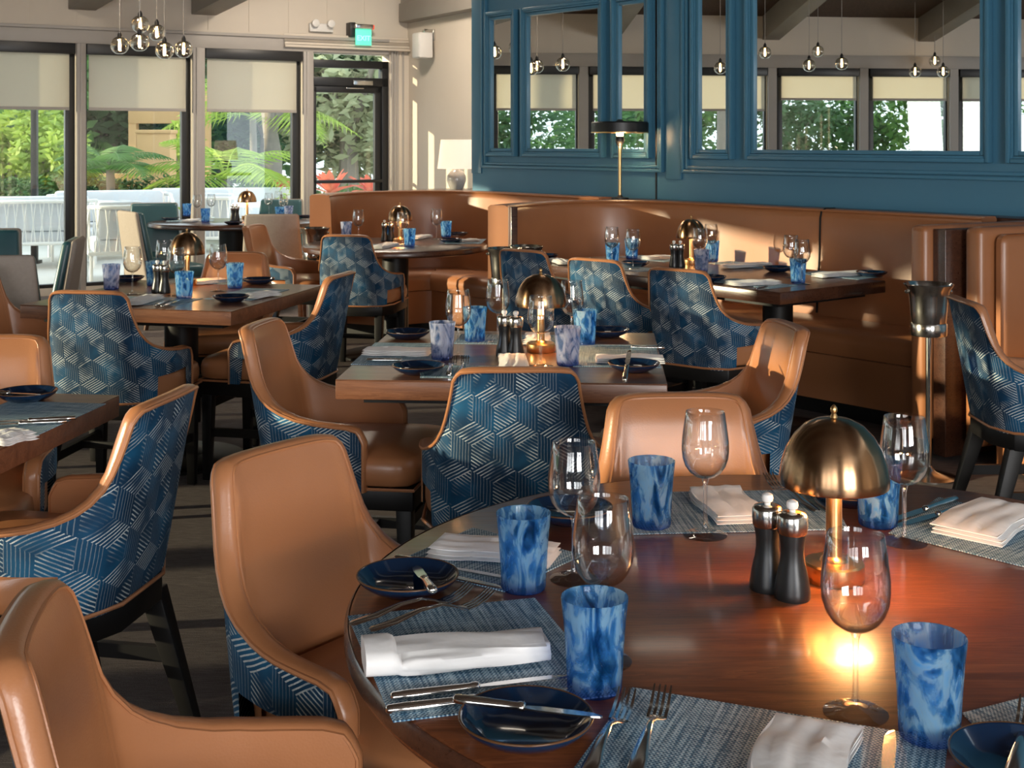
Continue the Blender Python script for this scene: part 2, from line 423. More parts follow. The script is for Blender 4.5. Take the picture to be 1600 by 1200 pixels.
# door
de = empty('door_1'); de.location = w1.location; de.rotation_euler = w1.rotation_euler; struct(de)
a, b = door; zd = 2.36
m = MB().box(a, a+.03, 0, .1, 0, zd-.06).box(b-.075, b, 0, .1, 0, zd-.06).box(a, b, 0, .1, zd-.14, zd-.06).box(a, b, 0, .1, 2.03, 2.12)
new('door_frame', m.me('df', bevel=.003), BLKM, de)
m = MB().box(a+.035, a+.06, .02, .07, .0, 2.02).box(b-.15, b-.08, .02, .07, .0, 2.02).box(a+.035, b-.08, .02, .07, .0, .16).box(a+.035, b-.08, .02, .07, 1.96, 2.03)
lf = new('door_leaf', m.me('dl', bevel=.003), BLKM, de)
new('door_glass', MB().box(a+.05, b-.1, .04, .046, .1, 2.0).me('dg'), PANE, lf)
new('push_bar', MB().box(a+.03, b-.09, -.05, -.025, 1.01, 1.045).box(a+.05, a+.08, -.03, .03, 1.01, 1.045).box(b-.13, b-.10, -.03, .03, 1.01, 1.045).me('pb', bevel=.004), BLKM, lf)
new('door_closer', MB().box(b-.42, b-.2, -.05, 0, 2.04, 2.09).box(b-.5, b-.3, -.045, -.03, 2.0, 2.012).me('dc', bevel=.004), STEEL, de)
new('transom_glass', MB().box(a+.02, b-.06, .04, .046, 2.1, zd-.12).me('tg'), PANE, de)
# side wall from the corner
CR = O1+D1*sC
D2 = Vector((.4960, -.8683, 0))
w2 = wallpiece('wall_side', CR, D2, [(0, 4.6, 0, .15, 0, 4.6)], WALLC)
# left wall with windows
P3 = O1+D1*sL; D3 = Vector((.30, .954, 0)); L3 = 15.6
O3 = P3-D3*L3
wl = [(0, L3, 0, .15, ZT, 4.2), (0, L3, 0, .15, 0, zs)]
pitch = 1.2; nW = 9; wins3 = []
for i in range(nW):
    a = L3-.12-(i+1)*pitch+.13; b = a+pitch-.13
    if a < .1: break
    wins3.append((a, b)); wl.append((b, b+.13, 0, .12, 0, ZT))
wl.append((0, wins3[-1][0], 0, .12, 0, ZT))
w3 = wallpiece('wall_left', O3, D3, wl, WALLC)
new('header_trim', MB().box(0, L3, -.06, 0, ZT, ZT+.16).me('h3', bevel=.004), TRIMC, w3)
for i, (a, b) in enumerate(wins3):
    e = window(6+i, w3, a, b, zs, ZT, 2.02)
    shade(w3, a, b, ZT, (1.85 if i < 3 else 1.99), parent=e)
    new('window_post', MB().box(b+.01, b+.12, -.045, -.001, 0, ZT).me('post'), TRIMC, w3)
# wall behind the camera and the far right
w4 = empty('wall_front'); struct(w4)
m = MB(); xs = [-3.6, -2.2, -.8, 1.9, 3.3]
m.box(-11, 7, -4.35, -4.2, 2.8, 5.2).box(-11, 7, -4.35, -4.2, 0, .75)
px_ = -11
for x in xs: m.box(px_, x-.58, -4.35, -4.2, .75, 2.8); px_ = x+.58
m.box(px_, 7, -4.35, -4.2, .75, 2.8)
new('plaster_panel', m.me('w4'), WALLC, w4)
struct(wallpiece('wall_right', Vector((6.57, 2.0, 0)), Vector((0, -1, 0)), [(0, 6.3, 0, .15, 0, 5.4)], WALLC))
# ceiling, sloping up from the left wall
n3 = Vector((.954, -.30, 0))
def cz(x, y): return 3.02+.2*max(0, (Vector((x, y, 0))-P3).dot(n3))
cv = [(-13, -4.4), (-5.9, 13), (1.6, 15.5), (8.2, 12), (8.2, -4.4)]
cvs = [(x, y, cz(x, y)) for x, y in cv]
cpts = [(-11.2, -4.6), (-6, 12), (-1, 14.6), (4, 12), (8, -4.6)]
struct(new('ceiling', MB().add([(x, y, 3.02+.2*((Vector((x, y, 0))-P3).dot(n3))) for x, y in cpts], [tuple(range(5))]).me('ceiling', recalc=False), CEILC))
def beam(p, d, L, z0, rise, w=.16, h=.34):
    p = Vector(p); d = Vector((d[0], d[1], 0)).normalized(); q = Vector((-d.y, d.x, 0))*w/2; e = p+d*L
    z1 = z0+rise*L
    def P(a, z): return (a.x, a.y, z)
    m = MB().hexa([P(p-q, z0), P(p+q, z0), P(e+q, z1), P(e-q, z1)], [P(p-q, z0+h), P(p+q, z0+h), P(e+q, z1+h), P(e-q, z1+h)])
    return m
k = 0
for px, zb in ((128, 2.69), (318, 2.70), (-62, 2.68)):
    p = O1+D1*s1(px)
    o = struct(new('trim_%d' % (k+1), beam(p, (.62, -.80), 5.5, zb, .13, .26).me('beam', bevel=.006), BEAMC)); o['label'] = 'grey painted ceiling beam running out from the window wall'; k += 1
p = O1+D1*s1(642)
o = struct(new('trim_%d' % (k+1), beam(p+Vector((0, 0, 0)), (.80, -.60), 4.5, 2.72, .16, .34).me('beam', bevel=.006), BEAMC)); k += 1
o = struct(new('trim_%d' % (k+1), beam(CR+D2*.02-Vector((.0, .06, 0)), (.496, -.868), 3.5, 2.72, .0, .22, .2).me('beam', bevel=.006), BEAMC)); k += 1
for i in range(7):
    p = P3-D3*(1.6+2.05*i)
    o = struct(new('trim_%d' % (k+1), beam(p, n3, 9.5, 2.72, .2, .22).me('beam', bevel=.006), BEAMC)); k += 1

# ------------------------------------------------------------------ blue mirrored wall
BW0 = Vector((-.34, 10.27, 0)); DB = Vector((.6410, -.7676, 0))     # runs right and towards the camera
kx = .835
def sb(px):
    q = (px-800)/F; Y = (BW0.x+kx*BW0.y)/(q+kx); return (Vector((q*Y, Y, 0))-BW0).dot(DB)
LB = 10.7
# local y>0 is away from the room (left of DB is +y): DB rotated 90deg ccw = (.7676,.641) = behind the wall
BWr = math.atan2(DB.y, DB.x)
wbl = struct(new('wall_mirrored', MB().box(0, LB, .03, .18, .95, 5.0).box(0, LB, .12, .18, 0, .95).me('bluewall'), BLUEW)); wbl.location = BW0; wbl.rotation_euler = (0, 0, BWr)
def ring(m, x0, x1, z0, z1, w, y0, y1):
    m.box(x0, x0+w, y0, y1, z0, z1).box(x1-w, x1, y0, y1, z0, z1).box(x0+w, x1-w, y0, y1, z0, z0+w).box(x0+w, x1-w, y0, y1, z1-w, z1)
def moulding(x0, x1, z0, z1, w, y0, y1, name='panel_moulding'):
    m = MB(); ring(m, x0, x1, z0, z1, w, y0, y1); return new(name, m.me('mould', bevel=.004), BLUEW, wbl)
zt = 2.66
g1 = (sb(751), sb(1034)); g2 = (sb(1064), sb(1900))
for a, b in (g1, g2):
    moulding(a, b, 1.235, zt, .022, -.006, .03); moulding(a+.03, b-.03, 1.262, zt-.03, .02, .004, .03)
# raised pilasters either side
for a, b in ((.0, g1[0]-.02), (g1[1]+.015, g2[0]-.015)):
    new('flat_pilaster', MB().box(a, b, .018, .03, 1.19, 2.9).me('pil', bevel=.003), BLUEW, wbl)
new('wall_seam', MB().box(sb(1020), sb(1022), .024, .031, .96, 2.9).me('seam'), BLKM, wbl)
mirs = [(766, 798, 'narrow upright wall mirror at the far left end of the blue panelled wall'),
        (823, 934, 'wide wall mirror second from the left, left of the brass ledge lamp'),
        (966, 1006, 'narrow wall mirror partly behind the disc shade of the ledge lamp'),
        (1091, 1134, 'narrow wall mirror just right of the ledge lamp'),
        (1177, 1531, 'largest wall mirror, showing a row of windows and hanging globes'),
        (1590, 1660, 'wall mirror cut off by the right edge of the photo')]
for a, b, l in mirs:
    A, B = sb(a), sb(b); r = empty('wall_mirror', BW0+Vector((0, 0, 0)), BWr)
    z0, z1 = 1.39, 2.40
    new('mirror_glass', MB().box(A-.01, B+.01, .018, .026, z0-.01, z1+.01).me('mg'), MIRR, r)
    m = MB(); ring(m, A-.022, B+.022, z0-.022, z1+.022, .024, -.002, .03); new('inner_frame', m.me('if', bevel=.004), BLUEW, r)
    m = MB(); ring(m, A-.062, B+.062, z0-.062, z1+.062, .026, -.022, .03); new('outer_frame', m.me('of', bevel=.008), BLUEW, r)
    m = MB(); ring(m, A-.038, B+.038, z0-.038, z1+.038, .014, -.010, .03); new('frame_bead', m.me('fb', bevel=.004), BLUEW, r)
    meta(r, l, 'mirror', 'mirrors set in the blue panelled wall')
# ledge between banquettes and wall
def flatpoly(name, pts, z0, z1, mat):
    n = len(pts); m = MB(); m.add([(x, y, z0) for x, y in pts]+[(x, y, z1) for x, y in pts], [tuple(range(n))[::-1], tuple(range(n, 2*n))]+[(i, (i+1) % n, n+(i+1) % n, n+i) for i in range(n)])
    return new(name, m.me(name, bevel=.003), mat)
def wl_(Y, off=.0): # point on the blue wall plane at Y, moved off m to the room side
    return (BW0.x-kx*(Y-BW0.y)-off*.7676, Y-off*.641)
o = flatpoly('ledge', [(-1.32, 9.75), (-1.1, 10.2), (-.62, 10.75), (-.2, 10.8), (.3, 10.1), wl_(9.9, -.1), wl_(6.0, -.1), wl_(6.0, .20), (1.85, 7.42), (1.3, 8.1), (1.0, 8.42), (.75, 8.55), (.38, 9.2), (.13, 9.53), (-.33, 10.08), (-.75, 10.12), (-1.12, 9.9)], 1.02, 1.05, WDK)
struct(o); o.name = 'trim_20'; o['label'] = 'dark wooden ledge along the foot of the blue wall'

# ------------------------------------------------------------------ banquettes
def catmull(pts, n):
    P = [Vector(p) for p in pts]; P = [P[0]*2-P[1]]+P+[P[-1]*2-P[-2]]; out = []
    for i in range(1, len(P)-2):
        for k in range(n):
            t = k/n; a, b, c, d = P[i-1:i+3]
            out.append(.5*((2*b)+(c-a)*t+(2*a-5*b+4*c-d)*t*t+(3*b-a-3*c+d)*t**3))
    out.append(P[-2]); return out
def sweep(path, prof, closed_ends=True):
    """path: 2D points; prof: (off,z) list; off measured to the right of travel direction"""
    m = MB(); rows = []
    P = [Vector((p[0], p[1], 0)) for p in path]
    for i, p in enumerate(P):
        t = (P[min(i+1, len(P)-1)]-P[max(i-1, 0)]).normalized(); nrm = Vector((t.y, -t.x, 0))
        rows.append([p+nrm*o+Vector((0, 0, z)) for o, z in prof])
    m.grid(rows, closeu=True); n = len(prof); k = len(rows)
    m.f += [tuple(range(n)), tuple((k-1)*n+i for i in range(n))[::-1]]; m.m += [0, 0]
    return m
def banquette(path, label, zt=1.06, seat=True, seatpath=None, seg=6):
    pts = [(p.x, p.y) for p in catmull([(a, b, 0) for a, b in path], seg)]
    root = empty('banquette', (0, 0, 0))
    back = [(-.14, .08), (-.14, zt-.012), (-.125, zt), (-.03, zt+.002), (0, zt-.012), (.012, zt-.05), (.018, .85), (.035, .6), (.045, .44), (.0, .08)]
    new('backrest', sweep(pts, back).me('back', smooth=True, ang=50), LEAB, root)
    n = len(pts)
    new('top_piping', MB().tube([Vector((p[0], p[1], zt-.008)) for p in pts], .008, 6).me('pip', smooth=True), LEAB, root)
    if seat:
        sp = seatpath or (2, n-2); q = pts[sp[0]:sp[1]]
        new('seat', sweep(q, [(.02, .33), (.02, .455), (.06, .47), (.30, .475), (.43, .465), (.465, .44), (.47, .40), (.46, .34), (.44, .33)]).me('seat', smooth=True, ang=50), LEAB, root)
        new('seat_skirt', sweep(q, [(.0, .09), (.0, .33), (.43, .33), (.43, .09)]).me('skirt', smooth=True, ang=40), LEAB, root)
        new('plinth', sweep(q, [(.0, .0), (.0, .09), (.36, .09), (.36, 0)]).me('plinth'), BLK, root)
    meta(root, label, 'bench', 'leather banquettes'); return root, pts
# travel direction chosen so that the right side is the sitting side
b1, p1 = banquette([(-1.32, 9.22), (-1.29, 9.45), (-1.12, 9.74), (-.75, 9.97), (-.36, 9.92), (.12, 9.36), (.60, 8.78)], 'curved caramel leather banquette on the left, below the white shaded lamp', seatpath=(8, 32))
b2, p2 = banquette([(-.02, 7.66), (.15, 7.98), (.45, 8.27), (.82, 8.28), (1.22, 7.92), (1.68, 7.32), (2.08, 6.84), (2.38, 6.48)], 'long caramel leather banquette in front of the large mirror, brass lamp above it', seatpath=(3, 42))
k = min(range(2, len(p2)-2), key=lambda i: abs(800+F*p2[i][0]/p2[i][1]-1292))
t = (Vector((*p2[k+1], 0))-Vector((*p2[k-1], 0))).normalized(); nr = Vector((t.y, -t.x, 0)); q = Vector((*p2[k], 0))
new('back_seam', MB().tube([q+nr*(o+.003)+Vector((0, 0, z)) for o, z in ((-.12, 1.061), (-.03, 1.062), (0, 1.05), (.012, 1.01), (.018, .85), (.035, .6), (.045, .48))], .006, 6).me('seam', smooth=True), BLK, b2)
# end caps of banquette two: dark strip on its left arm
new('end_strip', MB().box(-.045, .0, -.03, .01, .08, 1.055).me('es', bevel=.004), WDK, b2, (.02, 7.66, 0), .5)
# divider with padded faces at the right
rt = empty('banquette', (0, 0, 0))
def along(a, b, w0, w1, z0, z1, bev=.02):
    a = Vector((*a, 0)); b = Vector((*b, 0)); d = (b-a).normalized(); q = Vector((-d.y, d.x, 0))
    return MB().hexa([a+q*w0+Vector((0, 0, z0)), b+q*w0+Vector((0, 0, z0)), b+q*w1+Vector((0, 0, z0)), a+q*w1+Vector((0, 0, z0))],
                     [a+q*w0+Vector((0, 0, z1)), b+q*w0+Vector((0, 0, z1)), b+q*w1+Vector((0, 0, z1)), a+q*w1+Vector((0, 0, z1))]).me('al', bevel=bev, seg=3)
A = (1.885, 5.78); B = (2.92, 6.30)
new('backrest', along(A, B, .03, .13, .08, 1.06, .03), LEAB, rt)
new('core_panel', along((1.93, 5.80), B, -.045, .03, .02, 1.045, .004), WDK, rt)
new('backrest', along((2.01, 5.80), (2.95, 6.27), -.145, -.045, .08, 1.06, .03), LEAB, rt)
new('backrest_cushion', along((2.085, 5.815), (2.93, 6.24), -.185, -.13, .46, 1.03, .04), LEAB, rt)
new('brass_strip', along((1.945, 5.79), (1.95, 5.793), -.012, .0, .1, 1.03, .001), BRASS, rt)
new('seat', along((2.06, 5.62), (2.98, 6.08), -.45, -.06, .33, .475, .03), LEAB, rt)
new('seat_skirt', along((2.09, 5.62), (2.98, 6.08), -.41, -.04, .02, .33, .01), LEAB, rt)
meta(rt, 'caramel leather booth at the right edge with a tall squared end and dark core strip', 'bench', 'leather banquettes')

# ------------------------------------------------------------------ chairs
def interp(tab, t):
    for (a, va), (b, vb) in zip(tab, tab[1:]):
        if t <= b: 
            q = (t-a)/(b-a) if b > a else 0; return va+(vb-va)*q
    return tab[-1][1]
def cushion(w, d, z0, z1, r, crown=.015, nx=14, taper=0):
    m = MB(); rows = []
    def se(u, n=9): # superellipse radius for angle
        c, s = math.cos(u), math.sin(u); k = (abs(c)**n+abs(s)**n)**(-1/n); return c*k, s*k
    N = 40; prof = [(0.0, z0), (1-r*1.2, z0), (1-r*.3, z0+.008), (1, z0+.03), (1.0, z1-.035), (1-r*.3, z1-.012), (1-r, z1-.002), (.5, z1+crown*.8), (0.02, z1+crown)]
    for f, z in prof:
        f = max(f, .001); row = []
        for i in range(N):
            a, b = se(2*PI*i/N); row.append((a*w/2*f*(1+taper*b), b*d/2*f, z))
        rows.append(row)
    m.grid(rows, closeu=True); return m
def make_chair():
    hp = catmull([(0, -.252, 0), (.07, -.250, 0), (.135, -.242, 0), (.185, -.215, 0), (.222, -.165, 0), (.243, -.10, 0), (.248, -.05, 0), (.249, 0, 0), (.248, .04, 0), (.247, .08, 0)], 8)
    # arc-length table
    acc = [0]
    for a, b in zip(hp, hp[1:]): acc.append(acc[-1]+(b-a).length)
    L = acc[-1]
    def P(t):
        t = min(max(t, 0), L)
        for i in range(len(acc)-1):
            if t <= acc[i+1]:
                q = (t-acc[i])/(acc[i+1]-acc[i]); p = hp[i].lerp(hp[i+1], q); d = (hp[min(i+2, len(hp)-1)]-hp[max(i-1, 0)]).normalized(); return p, d
        return hp[-1], (hp[-1]-hp[-2]).normalized()
    zt = [(0, .866), (.08, .866), (.125, .864), (.15, .860), (.163, .85), (.172, .835), (.178, .80), (.185, .765), (.194, .73), (.205, .70), (.222, .671), (.24, .651), (.265, .634), (.30, .620), (.35, .612), (L-.048, .604), (L-.02, .596), (L-.008, .58), (L, .56)]
    zb = [(0, .42), (.238, .42), (.245, .44), (.253, .522), (L-.062, .527), (L-.055, .44), (L-.048, .42), (L, .42)]
    ts = sorted(set([0, .03, .06, .09, .12, .14, .15, .157, .163, .168, .172, .175, .178, .185, .194, .205, .222, .238, .245, .253, .265, .30, .33, .36, .39, L-.08, L-.062, L-.055, L-.048, L-.03, L-.02, L-.012, L-.004, L]))
    def sp(t, z, off):
        p, d = P(abs(t)); nrm = Vector((d.y, -d.x, 0))   # outward for right half (travelling to the front)
        q = p+nrm*off; w = 1-min(max((abs(t)-.19)/.14, 0), 1); w = w*w*(3-2*w)
        y = q.y-.195*max(0, z-.40)*w-.010*w
        wid = 1-.20*max(0, z-.5)*w
        return Vector((math.copysign(1, t)*q.x*wid if abs(t) > 0 else 0, y, z))
    full = [-t for t in ts[:0:-1]]+ts
    TH = .034
    K = 14
    ov = []; of = []; uvs = []
    for k in range(K+1):
        for t in full:
            a, b = interp(zb, abs(t)), interp(zt, abs(t)); z = a+(b-a)*k/K
            ov.append(sp(t, z, 0)); uvs.append((t, z))
    n = len(full)
    for k in range(K):
        for i in range(n-1): of.append((k*n+i, k*n+i+1, (k+1)*n+i+1, (k+1)*n+i))
    m = MB(); m.add(ov, of); me = m.me('shell', smooth=True, ang=70, recalc=False)
    uv = me.uv_layers.new(name='UVMap')
    for l in me.loops: uv.data[l.index].uv = uvs[l.vertex_index]
    root = empty('dining_chair')
    new('outer_shell', me, VEL, root)
    # leather lining
    rows = []
    for k in range(K+1):
        row = []
        for t in full:
            a, b = (.46 if abs(t) < .26 or abs(t) > L-.06 else .52), interp(zt, abs(t)); z = a+(b-a)*k/K
            pad = .016*(1-(1-min(1, (b-z)/.05))**2)*max(0, 1-(abs(t)/.2)**4)
            tt = math.copysign(min(abs(t), L-.0), t)
            row.append(sp(tt, z, -TH-pad))
        rows.append(row)
    m = MB(); m.grid(rows)
    # bottom closing between outer & inner along cutout
    new('lining', m.me('lining', smooth=True, ang=70, recalc=False), LEA, root)
    # rim: arch strips along boundary
    m = MB(); B = []
    bl = [(-L, z) for z in (.42, .46, .50, .53, .55)]+[(t, None) for t in full]+[(L, z) for z in (.55, .53, .50, .46, .42)]
    for t, z in bl:
        if z is None: z = interp(zt, abs(t))
        B.append((sp(t, z, .004), sp(t, z, -TH-.001)))
    rows = []; mids = [(a+b)/2 for a, b in B]
    for i, (a, b) in enumerate(B):
        tg = (mids[min(i+1, len(B)-1)]-mids[max(i-1, 0)]).normalized(); w = (a-b); up = tg.cross(w).normalized()
        if up.z < 0 and abs(up.z) > .3: up = -up
        if abs(up.z) <= .3 and up.y < 0 and abs(B[i][0].y) < .3 and B[i][0].y > 0: up = -up
        if abs(up.z) <= .3 and B[i][0].y <= 0 and up.x*a.x < 0: up = -up
        c = (a+b)/2; row = []
        for j in range(7):
            th = PI*j/6; row.append(c+w*.5*math.cos(th)+up*.009*math.sin(th))
        rows.append(row)
    m.grid(rows)
    new('leather_rim', m.me('rim', smooth=True, ang=80, recalc=True), LEA, root)
    m = MB(); m.tube([a for a, b in B], .0045, 6); m.tube([b for a, b in B], .003, 5)
    new('piping', m.me('piping', smooth=True), LEA, root)
    # underside closing of the arm band
    m = MB()
    for sgn in (-1, 1):
        tt = [.253, .30, .36, L-.062]
        m.grid([[sp(sgn*t, .528, 0) for t in tt], [sp(sgn*t, .528, -TH) for t in tt]])
    new('arm_underside', m.me('under'), LEA, root)
    # seat
    c = cushion(.480, .475, .432, .522, .07, .016, taper=.02).me('seat', smooth=True, ang=60)
    for v in c.vertices:
        if v.co.y < -.06:
            lim = .236-(-v.co.y-.06)*.55
            if abs(v.co.x) > lim: v.co.x = math.copysign(lim, v.co.x)
    new('seat', c, LEA, root)
    m = MB(); fr = [(-.228, .225), (.228, .225), (.238, -.12), (.20, -.225), (.10, -.27), (-.10, -.27), (-.20, -.225), (-.238, -.12)]
    nn = len(fr); m.add([(x, y, .365) for x, y in fr]+[(x, y, .43) for x, y in fr], [tuple(range(nn)), tuple(range(nn, 2*nn))]+[(i, (i+1) % nn, nn+(i+1) % nn, nn+i) for i in range(nn)])
    new('seat_frame', m.me('frame', bevel=.004), BLK, root)
    new('seat_welt', MB().tube([(x*1.02, y*1.01, .428) for x, y in fr], .005, 6, closed=True).me('welt', smooth=True), LEA, root)
    for sx in (-1, 1):
        a = (sx*.200, .195); b = (sx*.203, .200)
        m = MB(); h = .024; g = .016
        m.hexa([(b[0]-g, b[1]-g, 0), (b[0]+g, b[1]-g, 0), (b[0]+g, b[1]+g, 0), (b[0]-g, b[1]+g, 0)], [(a[0]-h, a[1]-h, .37), (a[0]+h, a[1]-h, .37), (a[0]+h, a[1]+h, .37), (a[0]-h, a[1]+h, .37)])
        new('leg', m.me('leg', bevel=.003), BLK, root)
        a = (sx*.175, -.215); b = (sx*.20, -.315)
        m = MB(); m.hexa([(b[0]-g, b[1]-g, 0), (b[0]+g, b[1]-g, 0), (b[0]+g, b[1]+g, 0), (b[0]-g, b[1]+g, 0)], [(a[0]-h, a[1]-h, .37), (a[0]+h, a[1]-h, .37), (a[0]+h, a[1]+h*1.4, .37), (a[0]-h, a[1]+h*1.4, .37)])
        new('leg', m.me('leg', bevel=.003), BLK, root)
        new('side_stretcher', MB().hexa([(sx*.19-.01, -.27, .185), (sx*.19+.01, -.27, .185), (sx*.201+.01, .195, .185), (sx*.201-.01, .195, .185)], [(sx*.19-.01, -.265, .22), (sx*.19+.01, -.265, .22), (sx*.201+.01, .195, .22), (sx*.201-.01, .195, .22)]).me('st'), BLK, root)
    new('cross_stretcher', MB().box(-.2, .2, -.01, .01, .188, .216).me('st', bevel=.002), BLK, root)
    new('front_rail', MB().box(-.2, .2, .19, .208, .30, .335).me('st', bevel=.002), BLK, root)
    return root
CHAIRS = [
 # x, y, facing vector, label
 ((-.26, 1.60), (.98, .18), 'nearest caramel leather chair, cut off by the bottom left corner of the photo'),
 ((-.175, 2.20), (.80, -.60), 'large caramel leather chair left of the round table, inner back towards the camera'),
 ((.0, 3.56), (-.03, 1), 'blue patterned chair in the middle, back to the camera, at the middle square table'),
 ((.385, 2.56), (.03, -1), 'caramel leather chair facing the camera across the round foreground table'),
 ((-.47, 3.98), (.985, -.17), 'caramel leather chair at the left side of the middle square table, facing right'),
 ((.54, 3.96), (-.985, -.17), 'chair with sunlit golden inner back at the right side of the middle square table'),
 ((.955, 6.0), (.64, .77), 'blue patterned chair nearest on the open side of the long banquette table'),
 ((.61, 6.49), (.64, .77), 'blue patterned chair, centre of the three at the long banquette table'),
 ((.265, 7.02), (.64, .77), 'farthest blue patterned chair at the long banquette table, by the wine buckets'),
 ((1.97, 4.65), (1, .0), 'dark blue patterned chair at the right edge of the photo'),
 ((-1.575, 5.22), (.14, .99), 'blue patterned chair, back to the camera, in front of the left square table with lamp'),
 ((-1.06, 5.62), (-.975, .22), 'blue patterned chair seen from the side, right of the left square table'),
 ((-2.14, 5.66), (.94, -.34), 'caramel leather chair at the left edge, beside the left square table'),
 ((-1.42, 6.28), (.0, -1), 'caramel leather chair behind the left square table, facing the camera'),
 ((-.95, 8.16), (.2, .98), 'pale blue patterned chair, back to the camera, at the round table of the far booth'),
 ((-1.46, 8.72), (.97, -.24), 'caramel leather chair side-on left of the far booth table'),
 ((-1.50, 3.43), (.06, -1), 'caramel leather chair behind the dark table at the left edge, facing the camera'),
 ((-1.105, 2.95), (-.985, .17), 'big blue patterned chair at lower left with its arm towards the left edge table'),
]
ch0 = make_chair()
for i, ((x, y), f, l) in enumerate(CHAIRS):
    o = ch0 if i == 0 else dup(ch0, (x, y, 0))
    o.location = (x, y, 0); o.rotation_euler = (0, 0, math.atan2(f[1], f[0])-PI/2)
    meta(o, l, 'chair', 'upholstered dining chairs')
def make_side():
    r = empty('side_chair')
    def slab(y0, y1, yt0, yt1, z0, z1, w0, w1):
        m = MB(); rows = []
        return MB().hexa([(-w0, y0, z0), (w0, y0, z0), (w0, y1, z0), (-w0, y1, z0)], [(-w1, yt0, z1), (w1, yt0, z1), (w1, yt1, z1), (-w1, yt1, z1)]).me('slab', bevel=.022, seg=3)
    new('back_cover', slab(-.26, -.215, -.345, -.31, .33, .905, .24, .20), BEIGE, r)
    new('backrest', slab(-.228, -.17, -.318, -.266, .40, .90, .232, .195), TEAL, r)
    c = cushion(.48, .48, .38, .48, .1, .014).me('seat', smooth=True, ang=60); new('seat', c, TEAL, r)
    new('seat_band', MB().box(-.235, .235, -.235, .235, .32, .385).me('band', bevel=.01), BEIGE, r)
    for sx in (-1, 1):
        for y0, y1 in ((.2, .21), (-.2, -.26)):
            m = MB().hexa([(sx*.21-.014, y1-.014, 0), (sx*.21+.014, y1-.014, 0), (sx*.21+.014, y1+.014, 0), (sx*.21-.014, y1+.014, 0)], [(sx*.2-.022, y0-.022, .33), (sx*.2+.022, y0-.022, .33), (sx*.2+.022, y0+.022, .33), (sx*.2-.022, y0+.022, .33)])
            new('leg', m.me('leg', bevel=.002), WALN, r)
    return r
sc0 = make_side()
SIDES = [
 ((-2.50, 6.38), (-.1, .99), 'beige-backed side chair at the left edge behind the caramel chair'),
 ((-3.22, 7.62), (.1, -.99), 'teal-fronted side chair cut off by the left edge in front of the window'),
 ((-2.74, 7.08), (-.98, -.2), 'teal and beige side chair seen edge-on in front of the first window post'),
 ((-2.72, 10.12), (.80, .60), 'beige-backed side chair left of the far window table'),
 ((-3.08, 11.0), (.25, -.97), 'dark teal side chair facing the room behind the far window table'),
 ((-1.82, 9.85), (-.1, .99), 'beige-backed side chair in front of the far window table, back to the camera'),
 ((-2.20, 11.75), (-.1, -.99), 'dark teal side chair mostly hidden beyond the far window table')]
for i, ((x, y), f, l) in enumerate([q for q in SIDES if q[2]]):
    o = sc0 if i == 0 else dup(sc0, (x, y, 0))
    o.location = (x, y, 0); o.rotation_euler = (0, 0, math.atan2(f[1], f[0])-PI/2)
    meta(o, l, 'chair', 'teal and beige side chairs by the windows')

# ------------------------------------------------------------------ tables
def pedestal(root, x=0, y=0, r=.075, br=.29, top=.69):
    new('pedestal', MB().lathe([(r*1.5, .04), (r, .05), (r, top-.012), (r*2.2, top-.01), (r*2.2, top)], 28, (x, y, 0)).me('ped', smooth=True), BLK, root)
    new('pedestal_base', MB().lathe([(br, 0), (br, .012), (br*.96, .02), (br*.3, .04), (0.001, .04)], 40, (x, y, 0)).me('base', smooth=True), BLK, root)
def square_table(c, a, w, d, wood_, label, peds=((0, 0),), planks=5):
    r = empty('dining_table', (c[0], c[1], 0), a)
    h = w/2; g = d/2
    new('apron', MB().box(-h+.07, h-.07, -g+.07, g-.07, .67, .695).me('ap'), BLK, r)
    pw = d/planks
    tp = new('tabletop', MB().box(-h, h, -g, g, .692, .747).me('top', bevel=.003), WDK if wood_ is WDK else WEDGE, r)
    for i in range(planks):
        y0 = -g+i*pw; m = MB().box(-h+.0005, h-.0005, y0+.0005, y0+pw-.0005, .7465, .75)
        new('plank', m.me('plank', bevel=.0008, seg=1), wood_, tp)
    for x, y in peds: pedestal(r, x, y)
    meta(r, label, 'table', 'dining tables'); return r
def round_table(c, rad, label, wood_=WT1, sx=1):
    r = empty('round_table', (c[0], c[1], 0))
    t = new('tabletop', MB().lathe([(.01, .705), (rad-.03, .705), (rad-.006, .71), (rad, .718), (rad, .738), (rad-.004, .747), (rad-.010, .75), (.01, .75)], 128).me('top', smooth=True, ang=35), wood_, r)
    new('edge_band', MB().lathe([(rad+.0006, .722), (rad+.002, .7225), (rad+.002, .742), (rad-.003, .7485), (rad-.0035, .7483)], 128, cap0=False, cap1=False).me('eb', smooth=True), WDK, t)
    pedestal(r, r=.09, br=.36, top=.705)
    if sx != 1: r.scale = (sx, 1, 1)
    meta(r, label, 'table', 'dining tables'); return r
def cor(*pp):
    return [at(*p) for p in pp]
round_table((.49, 1.93), .735, 'large round polished red-brown table in the foreground')
fl_, fr_, br_ = cor((524, 593), (1043, 600), (1032, 519))
e1 = (fr_-fl_); a2 = math.atan2(e1.y, e1.x); w_ = e1.length; d_ = .98
up = Vector((-e1.y, e1.x, 0)).normalized(); c2 = (fl_+fr_)/2+up*d_/2
square_table(c2, a2, w_, d_, WT2, 'square wooden table in the middle with bronze lamp and four place settings', planks=1)
fl_, fr_, br_ = cor((31, 476), (361, 487), (489, 443))
e1 = fr_-fl_; a3 = math.atan2(e1.y, e1.x); up = Vector((-e1.y, e1.x, 0)).normalized(); c3 = (fl_+fr_)/2+up*.5
square_table(c3, a3, e1.length, 1.0, WT2, 'square wooden table at left with bronze lamp, sunlit on top', planks=1)
